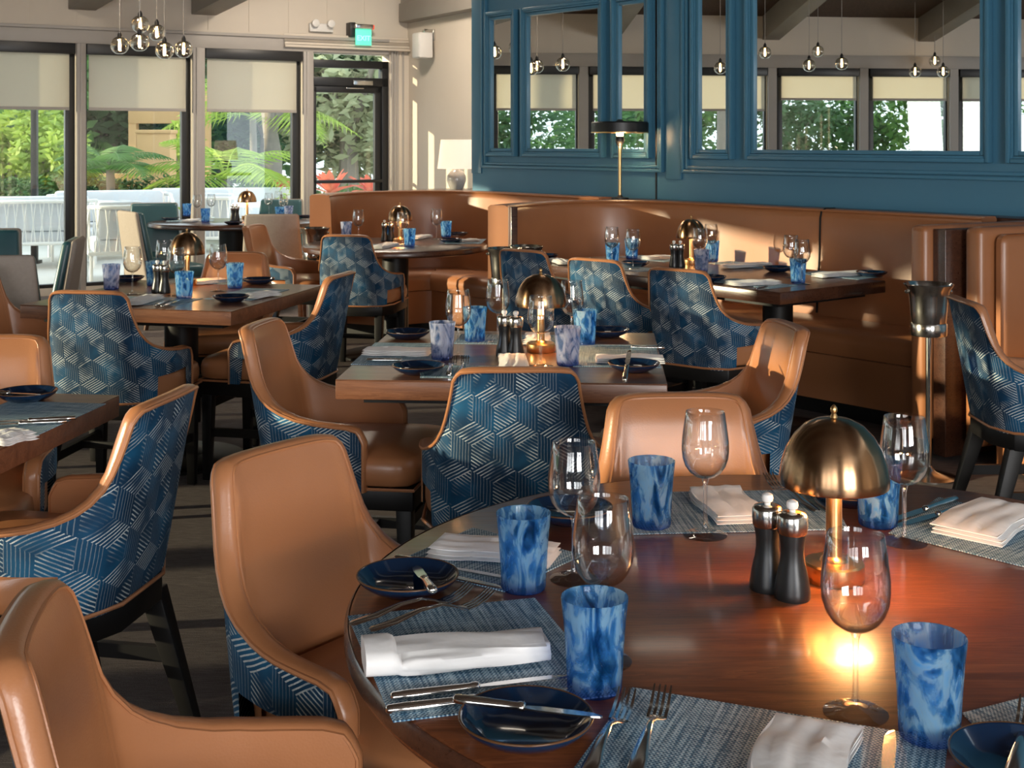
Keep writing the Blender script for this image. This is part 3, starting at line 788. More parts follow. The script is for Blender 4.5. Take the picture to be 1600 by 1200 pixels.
c4 = Vector((-1.07, 3.49, 0))-Vector((math.cos(-.13), math.sin(-.13), 0))*.49-Vector((.13, .99, 0))*.49
square_table(c4, -.13, .98, .98, WT2, 'square wooden table cut off by the left edge of the photo', planks=1)
round_table((-.79, 8.66), .62, 'round dark table in the far left booth', WDK)
u6 = Vector((-.62, .785, 0)).normalized(); v6 = Vector((u6.y, -u6.x, 0)); A6 = Vector((1.23, 5.87, 0)); L6 = 1.9; c6 = A6+u6*L6/2+v6*.4
square_table(c6, math.atan2(-u6.y, -u6.x), L6, .80, WDK, 'long dark wooden table along the banquette under the large mirror', peds=((-.6, 0), (.6, 0)), planks=1)
round_table((-2.42, 11.1), .55, 'far oval table set in front of the windows', WDK, 1.32)

# ------------------------------------------------------------------ tabletop things
FOOTG = thin_glass('clear_foot_glass', (.985, .985, .98), .8, .0, 1.6, 4.0, .85)
def proto_glass():
    r = empty('wine_glass')
    new('glass_foot', MB().lathe([(.0385, 0), (.0388, .0016), (.030, .0032), (.012, .0055), (.006, .010), (.0045, .016), (.0045, .0161)], 40).me('foot', smooth=True, ang=60), FOOTG, r)
    new('stem', MB().lathe([(.0046, .0155), (.0036, .03), (.0034, .06), (.0037, .088), (.0062, .098), (.0085, .1015)], 20).me('stem', smooth=True, ang=60), STEMG, r)
    pr = [(.0085, .1005), (.018, .1035), (.028, .111), (.0355, .122), (.0402, .136), (.0415, .15), (.0410, .165), (.0390, .183), (.0365, .20), (.0342, .2165)]
    inn = [(x-.0009, z+.0003) for x, z in pr[::-1]]
    inn = [(max(x, .001), z) for x, z in inn]+[(.001, .1025)]
    new('bowl', MB().lathe([(.001, .1)]+pr+[(.0337, .2172)]+inn, 48, cap0=False, cap1=False).me('bowl', smooth=True, ang=80), WINEG, r)
    return r
def proto_tumbler(mat):
    pr = [(.001, 0), (.031, 0), (.0335, .002), (.0345, .006), (.0365, .05), (.0395, .09), (.0425, .1165), (.0422, .118), (.0410, .118), (.0403, .1165), (.0375, .09), (.0345, .05), (.0315, .012), (.001, .010)]
    return new('tumbler', MB().lathe(pr, 44, cap0=False, cap1=False).me('tumbler', smooth=True, ang=60), mat)
def proto_mill():
    r = empty('pepper_mill')
    new('mill_body', MB().lathe([(.0265, 0), (.0275, .003), (.0272, .012), (.0245, .03), (.0195, .052), (.0175, .066), (.0178, .080), (.0205, .097), (.0205, .0975)], 32).me('body', smooth=True), PEPB, r)
    cp = new('steel_cap', MB().lathe([(.0208, .0975), (.0225, .10), (.0235, .112), (.0230, .124), (.0205, .1285), (.012, .1305), (.001, .131)], 32).me('cap', smooth=True, ang=50), STEEL, r)
    new('knob', MB().lathe([(.0045, .130), (.0045, .1335), (.008, .136), (.0092, .141), (.008, .146), (.004, .1485), (.001, .149)], 20).me('knob', smooth=True), WHITEP, cp)
    return r
def proto_plate():
    pr = [(.001, 0), (.045, 0), (.047, .002), (.060, .007), (.074, .017), (.0785, .0235), (.0785, .0252), (.0770, .0258), (.0745, .0245), (.062, .012), (.048, .0065), (.001, .0055)]
    r = new('side_plate', MB().lathe(pr, 48, cap0=False, cap1=False).me('plate', smooth=True, ang=60), PLATE)
    new('glazed_rim', MB().lathe([(.0779, .0235), (.0790, .0243), (.0788, .0258), (.0772, .0264), (.0762, .0256)], 48, cap0=False, cap1=False).me('rim', smooth=True, ang=80), PRIM, r)
    return r
def proto_lamp():
    r = empty('table_lamp')
    new('lamp_base', MB().lathe([(.046, 0), (.047, .002), (.047, .026), (.0445, .029), (.022, .030), (.020, .034), (.013, .038), (.0128, .04)], 48).me('base', smooth=True, ang=35), BRASS, r)
    new('lamp_stem', MB().lathe([(.0125, .036), (.0125, .175)], 28).me('stem', smooth=True, ang=50), BRASS, r)
    d = [(.0845, .150), (.0855, .152), (.0850, .165), (.0815, .185), (.074, .207), (.062, .227), (.046, .243), (.027, .2525), (.006, .2555), (.004, .2557)]
    dome = new('dome_shade', MB().lathe(d+[(x-.002, z-.002) for x, z in d[::-1][1:-1]]+[(.0825, .150)], 64, cap0=False, cap1=False).me('dome', smooth=True, ang=50), BRONZE, r)
    new('finial', MB().lathe([(.0065, .254), (.005, .259), (.0035, .262), (.0058, .266), (.0052, .271), (.002, .275), (.0005, .276)], 16).me('fin', smooth=True), BRASS, dome)
    new('bulb', MB().lathe([(.001, .176), (.010, .178), (.014, .186), (.0135, .20), (.008, .21), (.001, .212)], 20).me('bulb', smooth=True), BULB, r)
    return r
def stretch_strip(pts, w, th=.0022):
    """flat bar following pts (y,z) with widths"""
    m = MB(); rows = []
    for (y, z), ww in zip(pts, w):
        rows.append([(-ww, y, z), (-ww*.6, y, z+th), (ww*.6, y, z+th), (ww, y, z), (ww*.6, y, z-th*.5), (-ww*.6, y, z-th*.5)])
    m.grid(rows, closeu=True); n = 6; k = len(rows); m.f += [tuple(range(n)), tuple((k-1)*n+i for i in range(n))[::-1]]; m.m += [0, 0]
    return m
def proto_fork():
    ys = [(-.10, .003), (-.095, .004), (-.06, .008), (-.02, .016), (.015, .017), (.035, .011), (.045, .007), (.055, .005)]
    ws = [.005, .0095, .010, .006, .0036, .0042, .0105, .0125]
    m = stretch_strip(ys, ws)
    for i in range(4):
        x = -.0102+i*.0068
        s = [(.054, .005), (.07, .008), (.085, .015), (.099, .024)]
        rows = [[(x-.0019*q, y, z), (x-.0019*q, y, z+.0018), (x+.0019*q, y, z+.0018), (x+.0019*q, y, z)] for (y, z), q in zip(s, (1, 1, .9, .5))]
        m.grid(rows, closeu=True)
    return new('fork', m.me('fork', smooth=True, ang=50), CHROME)
def proto_knife(L=1.0, name='table_knife'):
    r = empty(name)
    m = MB(); rows = []
    for y, a, b in ((-.115*L, .004, .003), (-.112*L, .007, .005), (-.09*L, .0085, .0055), (-.04*L, .0070, .0050), (-.015*L, .0058, .0045), (-.010*L, .0075, .0055), (-.005*L, .0075, .0055), (-.002*L, .0045, .004)):
        rows.append([(a*math.cos(2*PI*i/10), y, .006+b*math.sin(2*PI*i/10)) for i in range(10)])
    m.grid(rows, closeu=True); k = len(rows); m.f += [tuple(range(10)), tuple((k-1)*10+i for i in range(10))[::-1]]; m.m += [0, 0]
    new('knife_handle', m.me('handle', smooth=True, ang=60), CHROME, r)
    rows = []
    for y, a, b in ((-.003*L, -.005, .005), (.02*L, -.0075, .007), (.07*L, -.008, .007), (.098*L, -.007, .006), (.112*L, -.003, .004), (.115*L, -.001, .003)):
        rows.append([(a, y, .0055), (b, y, .0070), (b, y, .0050)])
    m = MB().grid(rows, closeu=True); m.f += [(0, 1, 2), (15, 17, 16)]; m.m += [0, 0]
    new('blade', m.me('blade'), CHROME, r)
    return r
NAPC = {}
def napkin_mesh(L, w, seed, layers=3):
    rnd = random.Random(seed); m = MB()
    ph = [rnd.uniform(0, 6) for _ in range(8)]
    z = 0
    for k in range(layers):
        t = .0065 if k < layers-1 else .008
        l = L*(1-.012*k); ww = w*(1-.02*k); ox = rnd.uniform(-.003, .003)
        nx, ny = 26, 10; top = []; bot = []
        for i in range(nx+1):
            u = -1+2*i/nx; rt = []; rb = []
            for j in range(ny+1):
                v = -1+2*j/ny
                e = (1-abs(u)**14)*(1-abs(v)**6)
                x = u*l/2; y = v*ww/2+ox+.004*math.sin(u*3+ph[0])
                hh = z+t*(.45+.55*e)+.0022*e*(math.sin(v*9+ph[1]+u*1.5)+.6*math.sin(v*17+u*4+ph[2]))*(1 if k == layers-1 else .2)+.0015*math.sin(u*5+ph[3])
                rt.append((x, y, hh)); rb.append((x, y, z+t*.45*(1-e)+.0003))
            top.append(rt); bot.append(rb)
        m.grid(top); m.grid(bot)
        for a, b in ((top[0], bot[0]), (top[-1], bot[-1]), ([r[0] for r in top], [r[0] for r in bot]), ([r[-1] for r in top], [r[-1] for r in bot])): m.grid([a, b])
        z += t*.96
    return m.me('napkin', smooth=True, ang=60)
NAPM = [napkin_mesh(.21, .085, i) for i in range(4)]
def rolled_mesh():
    # band-rolled napkin: flattened roll with a wide loop at one end
    m = MB(); rows = []
    for i in range(37):
        u = i/36; x = -.105+.21*u
        band = 1 if u < .17 else 0
        W = .034+.004*math.sin(u*4)+(.003 if band else 0)-.004*math.exp(-((u-.19)/.03)**2); H = .013+(.006 if band else 0)-.003*math.exp(-((u-.19)/.03)**2)
        row = []
        for j in range(28):
            a = 2*PI*j/28; c, s = math.cos(a), math.sin(a)
            y = math.copysign(abs(c)**.7, c)*W; z = math.copysign(abs(s)**.75, s)*H
            rip = (.0018*math.sin(a*5+u*3)+.0012*math.sin(a*9-u*7))*(.4 if band else 1)
            row.append((x, y+c*rip, max(0.0008, H+z+s*rip+.002*u)))
        rows.append(row)
    m.grid(rows, closeu=True)
    c = len(m.v); m.add([(-.104, 0, .02)], []); m.f += [(c, (j+1) % 28, j) for j in range(28)]; m.m += [0]*28
    c = len(m.v); m.add([(.105, 0, .014)], []); m.f += [(c, 36*28+j, 36*28+(j+1) % 28) for j in range(28)]; m.m += [0]*28
    # overlapping flap
    fl = []
    for i in range(20):
        u = i/19; x = -.072+.172*u
        fl.append([(x, -.028+.05*v+.004*math.sin(u*5), .030+.003*math.sin(PI*v)+.0016*math.sin(v*7+u*4)-.003*u) for v in (0, .25, .5, .75, 1)])
    m.grid(fl)
    return m.me('napkin', smooth=True, ang=70)
ORD = ['leftmost', 'second from left', 'third from left', 'fourth from left', 'fifth from left', 'sixth from left']
PG = proto_glass(); PT = proto_tumbler(TUMB); PTP = proto_tumbler(TUMP); PM = proto_mill(); PP = proto_plate(); PL = proto_lamp(); PF = proto_fork(); PK = proto_knife(); PBK = proto_knife(.78, 'butter_knife')
USED = set()
def put(proto, loc, label, cat, group, rz=0, sc=None):
    if proto.name in USED: o = dup(proto, loc, rz, sc)
    else:
        USED.add(proto.name); o = proto; o.location = loc; o.rotation_euler = (0, 0, rz)
        if sc: o.scale = sc
    meta(o, label, cat, group); return o
MATC = {}
def placemat(cx, cy, ang, L, w, label, group='woven placemats', z=.7502, clip=None):
    key = (round(L, 2), round(w, 2))
    if key not in MATC:
        MATC[key] = MB().box(-L/2, L/2, -w/2, w/2, 0, .002).me('mat', bevel=.0006, seg=1)
    o = new('placemat', MATC[key], MATW if not MATC[key].materials else None, None, (cx, cy, z), ang)
    meta(o, label, 'placemat', group); return o
def line_pose(p, q, z):
    a = at(p[0], p[1], z); b = at(q[0], q[1], z); c = (a+b)/2; d = b-a; return c, math.atan2(d.y, d.x), d.length
ZM = .7524
def fork(p, q, label, z=ZM):
    c, a, L = line_pose(p, q, z+.004); return put(PF, (c.x, c.y, z), label, 'fork', 'steel table forks', a-PI/2)
def knife(p, q, label, z=ZM, pr=None, tilt=0):   # p = handle end
    c, a, L = line_pose(p, q, z+.006); o = put(pr or PK, (c.x, c.y, z), label, 'knife', 'steel table knives' if pr is None else 'butter knives on side plates', a-PI/2)
    if tilt: o.rotation_euler = (tilt, 0, a-PI/2)
    return o
def nap(p, q, w, label, z=ZM, k=0, mesh=None, name='folded_napkin', Lf=None):
    c, a, L = line_pose(p, q, z+.01); L = Lf or L
    o = new(name, mesh or NAPM[k % 4], NAP, None, (c.x, c.y, z), a); o.scale = (L/.21, w/.085 if not mesh else w/.07, 1)
    meta(o, label, 'napkin', 'white cloth napkins'); return o

# ---- round table in the foreground
T = 'round foreground table'
def g(px, py, l): put(PG, at(px, py), l, 'wine glass', 'wine glasses')
def k_(px, py, l, pale=False): put(PTP if pale else PT, at(px, py, .7505), l, 'glass', 'swirled glass tumblers', random.uniform(0, 6))
def pl(px, py, l): put(PP, at(px, py, .7515), l, 'plate', 'dark blue side plates', random.uniform(0, 6))
g(897, 905, 'wine glass on the round foreground table, in front of the middle blue chair')
g(942, 1034, 'wine glass on the round table whose foot hides behind the front-left blue tumbler')
g(1102, 836, 'wine glass on the round table in front of the rear caramel chair')
g(1413, 848, 'wine glass right of the bronze lamp on the round table, a tumbler behind it')
g(1337, 1115, 'nearest wine glass, beside the large blue tumbler at lower right')
k_(818, 920, 'blue-grey swirled tumbler beside the napkin at the left rear setting of the round table')
k_(929, 1078, 'blue swirled tumbler at the corner of the left placemat on the round table')
k_(1018, 822, 'deep blue swirled tumbler at the back of the round table, left of a wine glass')
k_(1372, 820, 'blue swirled tumbler just right of and behind the bronze lamp on the round table')
k_(1452, 1152, 'large blue swirled tumbler nearest the lower right corner on the round table')
put(PM, at(1199, 920), 'left black pepper mill with steel cap beside the lamp on the round table', 'pepper mill', 'black mills with steel caps')
put(PM, at(1238, 934), 'right and nearer black mill with steel cap on the round table', 'pepper mill', 'black mills with steel caps')
LAMPS = []
def lamp(px, py, l, e=2.2, s=1):
    p = at(px, py); put(PL, p, l, 'lamp', 'bronze dome table lamps', 0, (s, s, s) if s != 1 else None)
    L = bpy.data.lights.new('lamp_light', 'POINT'); L.energy = e; L.color = (1, .50, .18); L.shadow_soft_size = .03
    o = bpy.data.objects.new('lamp_light', L); COL.objects.link(o); 
    for i in range(1): o.location = p+Vector((.028, -.03, .162*s))
    return p
lamp(1303, 905, 'bronze dome table lamp with brass foot on the round foreground table', 5)
def quadmat(P, label, depth=None):
    q = [at(*p) for p in P]
    if len(q) == 3: q.append(q[0]+q[2]-q[1])
    if depth:
        d = (q[1]-q[0]).normalized(); n = Vector((d.y, -d.x, 0))*depth; q = [q[0], q[1], q[1]+n, q[0]+n]
    c = sum(q, Vector())/4; d = q[1]-q[0]; a = math.atan2(d.y, d.x); R_ = Matrix.Rotation(-a, 4, 'Z'); l = [R_ @ (v-c) for v in q]
    me = MB().hexa([(v.x, v.y, 0) for v in l], [(v.x, v.y, .002) for v in l]).me('mat', bevel=.0006, seg=1)
    o = new('placemat', me, MATW, None, (c.x, c.y, .7502), a); return meta(o, label, 'placemat', 'woven placemats')
quadmat([(614, 1130), (964, 1088), (836, 936), (543, 964)], 'blue woven placemat at the left of the round table under a rolled napkin')
quadmat([(612, 882), (788, 926), (912, 868), (738, 826)], 'blue woven placemat at the left rear of the round table under a white napkin')
quadmat([(990, 836), (1326, 828), (1290, 766), (985, 771)], 'blue woven placemat at the back of the round table before the rear caramel chair')
quadmat([(1388, 834), (1700, 912), (1700, 832), (1466, 778)], 'blue woven placemat at the right rear of the round table under two knives')
quadmat([(988, 1076), (1482, 1158)], 'blue woven placemat in the bottom centre of the photo under two forks', .32)
quadmat([(1700, 1066), (1503, 1116), (1560, 1176), (1780, 1130)], 'blue woven placemat cut off at the lower right edge of the photo')
nap((568, 1035), (852, 1012), .078, 'rolled white napkin on the left placemat of the round table', mesh=rolled_mesh(), name='rolled_napkin')
nap((668, 848), (882, 868), .09, 'folded white napkin at the left rear placemat of the round table', k=1, Lf=.21)
nap((1106, 756), (1172, 822), .105, 'folded white napkin on the rear placemat of the round table, behind a wine glass', k=2, Lf=.2)
nap((1482, 845), (1600, 782), .125, 'folded white napkin at the right rear of the round table, cut by the photo edge', k=3, Lf=.23)
nap((1274, 1122), (1225, 1270), .105, 'folded white napkin at the bottom of the photo on the front placemat', k=0, Lf=.2)
pl(637, 922, 'dark blue plate with a butter knife at the left rim of the round table')
pl(822, 1150, 'dark blue plate nearest the camera with a butter knife across it')
pl(890, 812, 'dark blue plate behind a wine glass in front of the middle blue chair')
pl(1330, 785, 'dark blue plate half hidden behind the dome of the foreground lamp')
pl(1600, 1215, 'dark blue plate at the lower right corner of the photo')
fork((560, 972), (725, 935), 'upper fork of the pair on the left placemat of the round table', ZM)
fork((578, 984), (768, 942), 'lower fork of the pair on the left placemat, tines lit gold', ZM)
knife((612, 1088), (886, 1055), 'table knife just below the rolled napkin on the left placemat')
knife((624, 1106), (868, 1077), 'table knife at the lower edge of the left placemat')
fork((915, 1215), (977, 1108), 'left fork of the pair on the front placemat')
fork((985, 1225), (1038, 1092), 'right fork of the pair on the front placemat')
knife((1380, 1290), (1392, 1146), 'knife right of the napkin at the bottom edge of the photo')
knife((636, 874), (790, 902), 'upper table knife below the napkin at the left rear setting')
knife((612, 880), (770, 914), 'lower table knife at the edge of the left rear placemat')
knife((1488, 780), (1396, 812), 'left knife of the pair on the right rear placemat', )
knife((1518, 788), (1405, 820), 'right knife of the pair on the right rear placemat')
fork((1262, 790), (1212, 762), 'left fork on the rear placemat behind the lamp')
fork((1285, 790), (1240, 763), 'right fork on the rear placemat behind the lamp')
knife((676, 932), (650, 876), 'butter knife standing across the plate at the left rim', .772, PBK, -.12)
knife((716, 1092), (934, 1118), 'butter knife across the nearest dark blue plate', .776, PBK)
fork((1590, 1190), (1600, 1150), 'fork at the lower right edge of the photo')

# ---- generic settings on the other tables
def setting(tn, glasses=(), tumblers=(), pale=(), plates=(), naps=(), mats=(), mills=(), forks=(), knives=()):
    def od(i, n): return 'only one' if n == 1 else (ORD[i] if i < n-1 else 'rightmost')
    def run(lst, f, what, tail=''):
        lst = sorted(lst)
        for i, q in enumerate(lst): f(q, '%s on the %s, %s' % (what, tn, od(i, len(lst))))
    run(glasses, lambda q, l: g(q[0], q[1], l), 'clear stemmed wine glass')
    run(tumblers, lambda q, l: k_(q[0], q[1], l), 'blue swirled tumbler')
    run(pale, lambda q, l: k_(q[0], q[1], l, True), 'pale lilac swirled tumbler')
    run(plates, lambda q, l: pl(q[0], q[1], l), 'dark blue side plate')
    run(naps, lambda q, l: nap((q[0], q[1]), (q[2], q[3]), q[4], l, k=int(q[0]) % 4), 'folded white napkin')
    run(mills, lambda q, l: put(PM, at(q[0], q[1]), l, 'pepper mill', 'black mills with steel caps'), 'black pepper mill with steel cap')
    run(forks, lambda q, l: fork((q[0], q[1]), (q[2], q[3]), l), 'steel fork')
    run(knives, lambda q, l: knife((q[0], q[1]), (q[2], q[3]), l), 'steel knife')
    for i, q in enumerate(sorted(mats)):
        p = at(q[0], q[1]); placemat(p.x, p.y, q[2], q[3], q[4], 'woven placemat on the %s, %s' % (tn, od(i, len(mats))))
setting('middle square table', glasses=[(716, 558), (778, 535), (845, 572), (893, 538)], tumblers=[(742, 533), (914, 538)], pale=[(691, 561), (887, 570)],
    plates=[(654, 583), (637, 528), (990, 579), (948, 525)], naps=[(568, 548, 672, 550, .085), (930, 560, 1038, 561, .085), (800, 583, 803, 555, .09), (838, 535, 842, 522, .09)],
    mats=[(632, 553, a2+PI/2, .43, .27), (963, 556, a2+PI/2, .43, .27), (775, 582, a2, .43, .20), (810, 531, a2, .43, .22)], mills=[(788, 556), (806, 558)],
    forks=[(700, 592, 710, 562), (722, 590, 728, 560)], knives=[(575, 562, 685, 563), (1034, 543, 935, 541)])
lamp(845, 549, 'bronze dome table lamp on the middle square table', 2.4)
knife((975, 580), (985, 560), 'butter knife standing in the front right plate of the middle table', .775, PBK, .35)
setting('left square table', glasses=[(207, 460), (257, 445), (275, 462), (341, 455)], tumblers=[(241, 446), (288, 466), (367, 450)], pale=[(174, 452)],
    plates=[(361, 471), (404, 443), (200, 440)], naps=[(200, 474, 245, 462, .09), (300, 441, 350, 437, .09), (385, 463, 430, 457, .085)],
    mats=[(228, 470, a3, .42, .24), (388, 460, a3+PI/2, .42, .22), (320, 440, a3, .4, .2)], mills=[(246, 457), (257, 458)], knives=[(240, 478, 275, 466), (250, 480, 285, 467)])
lamp(292, 446, 'bronze dome table lamp on the left square table', 2)
setting('table at the left edge', plates=[(42, 625)], naps=[(-15, 688, 42, 676, .09)], mats=[(30, 655, -.13+PI/2, .40, .27)], knives=[(92, 654, -8, 659), (80, 659, -25, 664)])
knife((-30, 612), (62, 616), 'long knife lying across the plate on the table at the left edge', .776, PBK)
setting('far left booth table', glasses=[(560, 376), (629, 382), (682, 374)], tumblers=[(607, 376), (640, 385), (697, 371)], pale=[(541, 372)],
    plates=[(704, 379), (715, 369)], naps=[(588, 387, 616, 380, .1), (645, 372, 668, 368, .09), (718, 376, 748, 375, .09)], mats=[(602, 384, .3, .4, .25), (728, 377, 1.5, .4, .25)], mills=[(601, 377), (611, 377)])
lamp(625, 379, 'bronze dome table lamp on the round table of the far left booth', 2.5)
setting('long banquette table', glasses=[(956, 415), (989, 420), (1093, 418), (1111, 409), (1236, 434), (1253, 444)], tumblers=[(957, 412), (987, 404), (1113, 408), (1247, 442)], pale=[(1096, 424)],
    plates=[(1110, 439), (993, 416), (852, 404), (1215, 424), (1362, 432)], naps=[(1005, 403, 1048, 401, .09), (1132, 416, 1202, 412, .09), (1140, 443, 1216, 440, .1), (1275, 430, 1348, 426, .09), (865, 405, 885, 411, .08)],
    mats=[(1175, 443, -.9, .4, .2), (1310, 430, -.9, .4, .2), (1020, 404, -.9, .4, .2), (1165, 414, -.9, .4, .2), (978, 419, -.9, .38, .2)], mills=[(1053, 418), (1063, 418)], knives=[(1185, 450, 1212, 445)])
lamp(1080, 413, 'bronze dome table lamp on the long banquette table', 2.5)
setting('far window table', glasses=[(308, 342), (330, 340), (420, 338), (435, 334), (443, 341)], tumblers=[(292, 338), (321, 347), (437, 344)], pale=[(451, 342)],
    plates=[(266, 344), (365, 351), (476, 341)], naps=[(290, 346, 305, 343, .1), (400, 352, 420, 350, .1)], mats=[(297, 345, .2, .4, .25)], mills=[(364, 345), (370, 345)])
lamp(386, 342, 'bronze dome table lamp on the far window table', 2)

# ------------------------------------------------------------------ wine buckets
def bucket_stand(x, y, label, first=[None]):
    if first[0] is None:
        r = empty('wine_bucket_stand')
        new('stand_pole', MB().lathe([(.012, .02), (.012, .60), (.02, .605)], 20).me('pole', smooth=True), STEEL, r)
        new('stand_base', MB().lathe([(.12, 0), (.12, .006), (.10, .012), (.03, .03), (.014, .05)], 40).me('base', smooth=True), STEEL, r)
        new('support_ring', MB().lathe([(.03, .605), (.074, .61), (.077, .615), (.077, .66), (.074, .665)], 40, cap1=False).me('ring', smooth=True, ang=40), STEEL, r)
        b = new('bucket', MB().lathe([(.066, .625), (.070, .63), (.078, .72), (.083, .78), (.090, .805), (.1045, .826), (.1055, .831), (.1035, .833), (.096, .822), (.084, .80), (.076, .72), (.066, .64), (.001, .638)], 48, cap1=False).me('bucket', smooth=True, ang=50), STEEL, r)
        for sx in (-1, 1):
            new('knob', MB().lathe([(.001, 0), (.007, .001), (.010, .008), (.007, .014), (.001, .016)], 14, (0, 0, 0)).me('knob', smooth=True), STEEL, b, (sx*.094, 0, .79))
        first[0] = r; r.location = (x, y, 0)
    else: r = dup(first[0], (x, y, 0))
    meta(r, label, 'wine bucket', 'steel wine buckets on stands')
p = at(1447, 742, 0); bucket_stand(1.79, 5.5, 'steel wine bucket on a tall stand at right beside the booth end')
bucket_stand(-.045, 7.35, 'steel wine bucket between the two banquettes, just left of the farthest blue chair')
bucket_stand(.08, 7.50, 'second wine bucket tucked behind the farthest blue chair of the long table')
bucket_stand(-1.42, 9.62, 'wine bucket left of the far left booth, under its corner') if False else bucket_stand(-1.40, 9.08, 'wine bucket left of the far left booth table, near the door')

# ------------------------------------------------------------------ ledge lamp and shaded lamp
r = empty('ledge_lamp', (.735, 8.72, 1.05))
new('lamp_base', MB().lathe([(.06, 0), (.06, .012), (.02, .018), (.012, .03)], 32).me('b', smooth=True, ang=40), BLKM, r)
new('lamp_pole', MB().lathe([(.011, .02), (.011, .36), (.016, .365)], 20).me('p', smooth=True), BRASS, r)
new('lamp_socket', MB().lathe([(.014, .36), (.03, .39), (.032, .41), (.026, .43)], 24).me('s', smooth=True), BLKM, r)
new('disc_shade', MB().lathe([(.19, .455), (.195, .457), (.195, .52), (.188, .528), (.03, .532), (.012, .545), (.001, .546), (.001, .53), (.19, .52), (.188, .457)], 56, cap0=False, cap1=False).me('d', smooth=True, ang=40), BLKM, r)
new('brass_edge', MB().lathe([(.186, .452), (.197, .452), (.197, .459), (.186, .459)], 56, cap0=False, cap1=False).me('e'), BRASS, r)
new('bulb', MB().lathe([(.001, .42), (.022, .43), (.026, .45), (.02, .47), (.001, .48)], 20).me('bulb', smooth=True), BULB, r)
meta(r, 'lamp with flat black disc shade on a slim brass pole before the blue wall', 'lamp')
L = bpy.data.lights.new('ledge_lamp_light', 'POINT'); L.energy = 5; L.color = (1, .62, .3); L.shadow_soft_size = .03
o = bpy.data.objects.new('ledge_lamp_light', L); COL.objects.link(o); o.location = (.735, 8.70, 1.42)
LS = M('linen_lamp_shade', color=(.9, .80, .68), rough=.8, ecol=(1, .80, .58), emit=.75); LS.set('rough', LS.noise(LS.coord(), 200, 1)*.2+.7); LS = LS.m
CER = simple('grey_ceramic', (.36, .34, .32), .2, var=.25, scale=12, coat=.5)
r = empty('shaded_lamp', (-.46, 10.6, 1.05))
new('ceramic_body', MB().lathe([(.05, 0), (.062, .02), (.08, .07), (.078, .11), (.05, .15), (.02, .165), (.012, .20)], 32).me('b', smooth=True), CER, r)
new('lamp_shade', MB().lathe([(.158, .17), (.13, .41)], 40, cap0=False, cap1=False).me('s', smooth=True), LS, r)
meta(r, 'white shaded table lamp with grey ceramic body beside the left end of the blue wall', 'lamp')

# ------------------------------------------------------------------ pendants
def pendant_proto():
    r = empty('globe_pendant')
    GL = thin_glass('pendant_glass', (.86, .83, .76), .95, k=2.5, pwr=1.6, edge=.5)
    pr = [(.072*math.sin(PI*i/18), .072*math.cos(PI*i/18)) for i in range(2, 18)]
    ribs = [(x*(1+.02*(i % 2)), z) for i, (x, z) in enumerate(pr)]
    new('glass_globe', MB().lathe([(x, -z) for x, z in ribs[::-1]], 32, cap0=False).me('globe', smooth=True, ang=80), GL, r)
    new('socket', MB().lathe([(.008, .05), (.018, .062), (.018, .085), (.012, .10), (.004, .112)], 16).me('sock', smooth=True), BLKM, r)
    new('cord', MB().lathe([(.0035, .11), (.0035, 2.6)], 8).me('cord'), TRIMC, r)
    new('bulb', MB().lathe([(.001, -.045), (.010, -.036), (.012, -.01), (.009, .02), (.008, .05)], 16).me('bulb', smooth=True), BULB, r)
    return r
pp = pendant_proto(); first = True
PEN = [(187, 71, 10.2, 'leftmost globe of the cluster by the window'), (219, 38, 10.4, 'highest globe of the cluster by the window'), (218, 66, 9.9, 'low middle globe of the cluster by the window'),
       (245, 51, 10.6, 'globe right of the highest one in the cluster by the window'), (257, 79, 10.2, 'lowest globe of the cluster by the window'), (287, 77, 10.3, 'rightmost globe of the cluster by the window')]
plist = [(atY(a, b, Y), l) for a, b, Y, l in PEN]
def unmirror(px, py, Y):
    p = atY(px, py, Y); n = Vector((-.7676, -.6410, 0)); d = (p-BW0).dot(n); q = p-n*2*d; q.z = p.z; return q
for a, b, Y, l in ((1192, 82, 14.6, 'first'), (1261, 102, 14.2, 'second'), (1275, 80, 15.2, 'third'), (1312, 99, 14.0, 'fourth'), (1427, 112, 15.6, 'fifth'), (1458, 95, 16, 'sixth'), (1471, 112, 15.2, 'seventh'), (1122, 106, 14.4, 'eighth')):
    plist.append((unmirror(a, b, Y), {'first': 'globe seen at the left side of the largest mirror', 'second': 'lower globe of the left trio in the largest mirror', 'third': 'upper globe of the left trio in the largest mirror', 'fourth': 'brightest globe at the centre of the largest mirror', 'fifth': 'left globe of the right trio in the largest mirror', 'sixth': 'upper globe of the right trio in the largest mirror', 'seventh': 'right globe of the right trio in the largest mirror', 'eighth': 'globe seen in the narrow mirror right of the ledge lamp'}[l]))
for q, l in plist:
    o = pp if first else dup(pp, q); o.location = q; first = False
    meta(o, 'clear ribbed glass pendant, '+l, 'pendant lamp', 'clear glass globe pendants')

# ------------------------------------------------------------------ small things on the walls
def on_wall1(px, py, off=0):
    s = s1(px); p = O1+D1*s+N1*off; p.z = CH-(py-HZ)*p.y/F; return p
a1 = math.atan2(D1.y, D1.x)
p = on_wall1(500, 40, .0); r = empty('emergency_light', p, a1)
new('housing', MB().box(-.13, .13, -.05, 0, -.07, .02).me('h', bevel=.01), WHITEP, r)
for sx in (-.085, .085):
    o = new('lamp_head', MB().lathe([(.02, 0), (.036, .01), (.04, .05), (.034, .055), (.001, .05)], 20).me('lh', smooth=True, ang=50), WHITEP, r, (sx, -.06, .015)); o.rotation_euler = (PI/2, 0, 0)
meta(r, 'white twin-headed emergency light on the wall above the last window', 'light')
p = on_wall1(553, 50, .0); r = empty('exit_sign', p, a1)
new('bracket', MB().box(-.09, -.03, -.12, 0, -.06, .09).me('br', bevel=.004), BLKM, r)
new('sign_housing', MB().box(-.06, .14, -.20, -.12, .02, .07).me('sh', bevel=.01), STEEL, r)
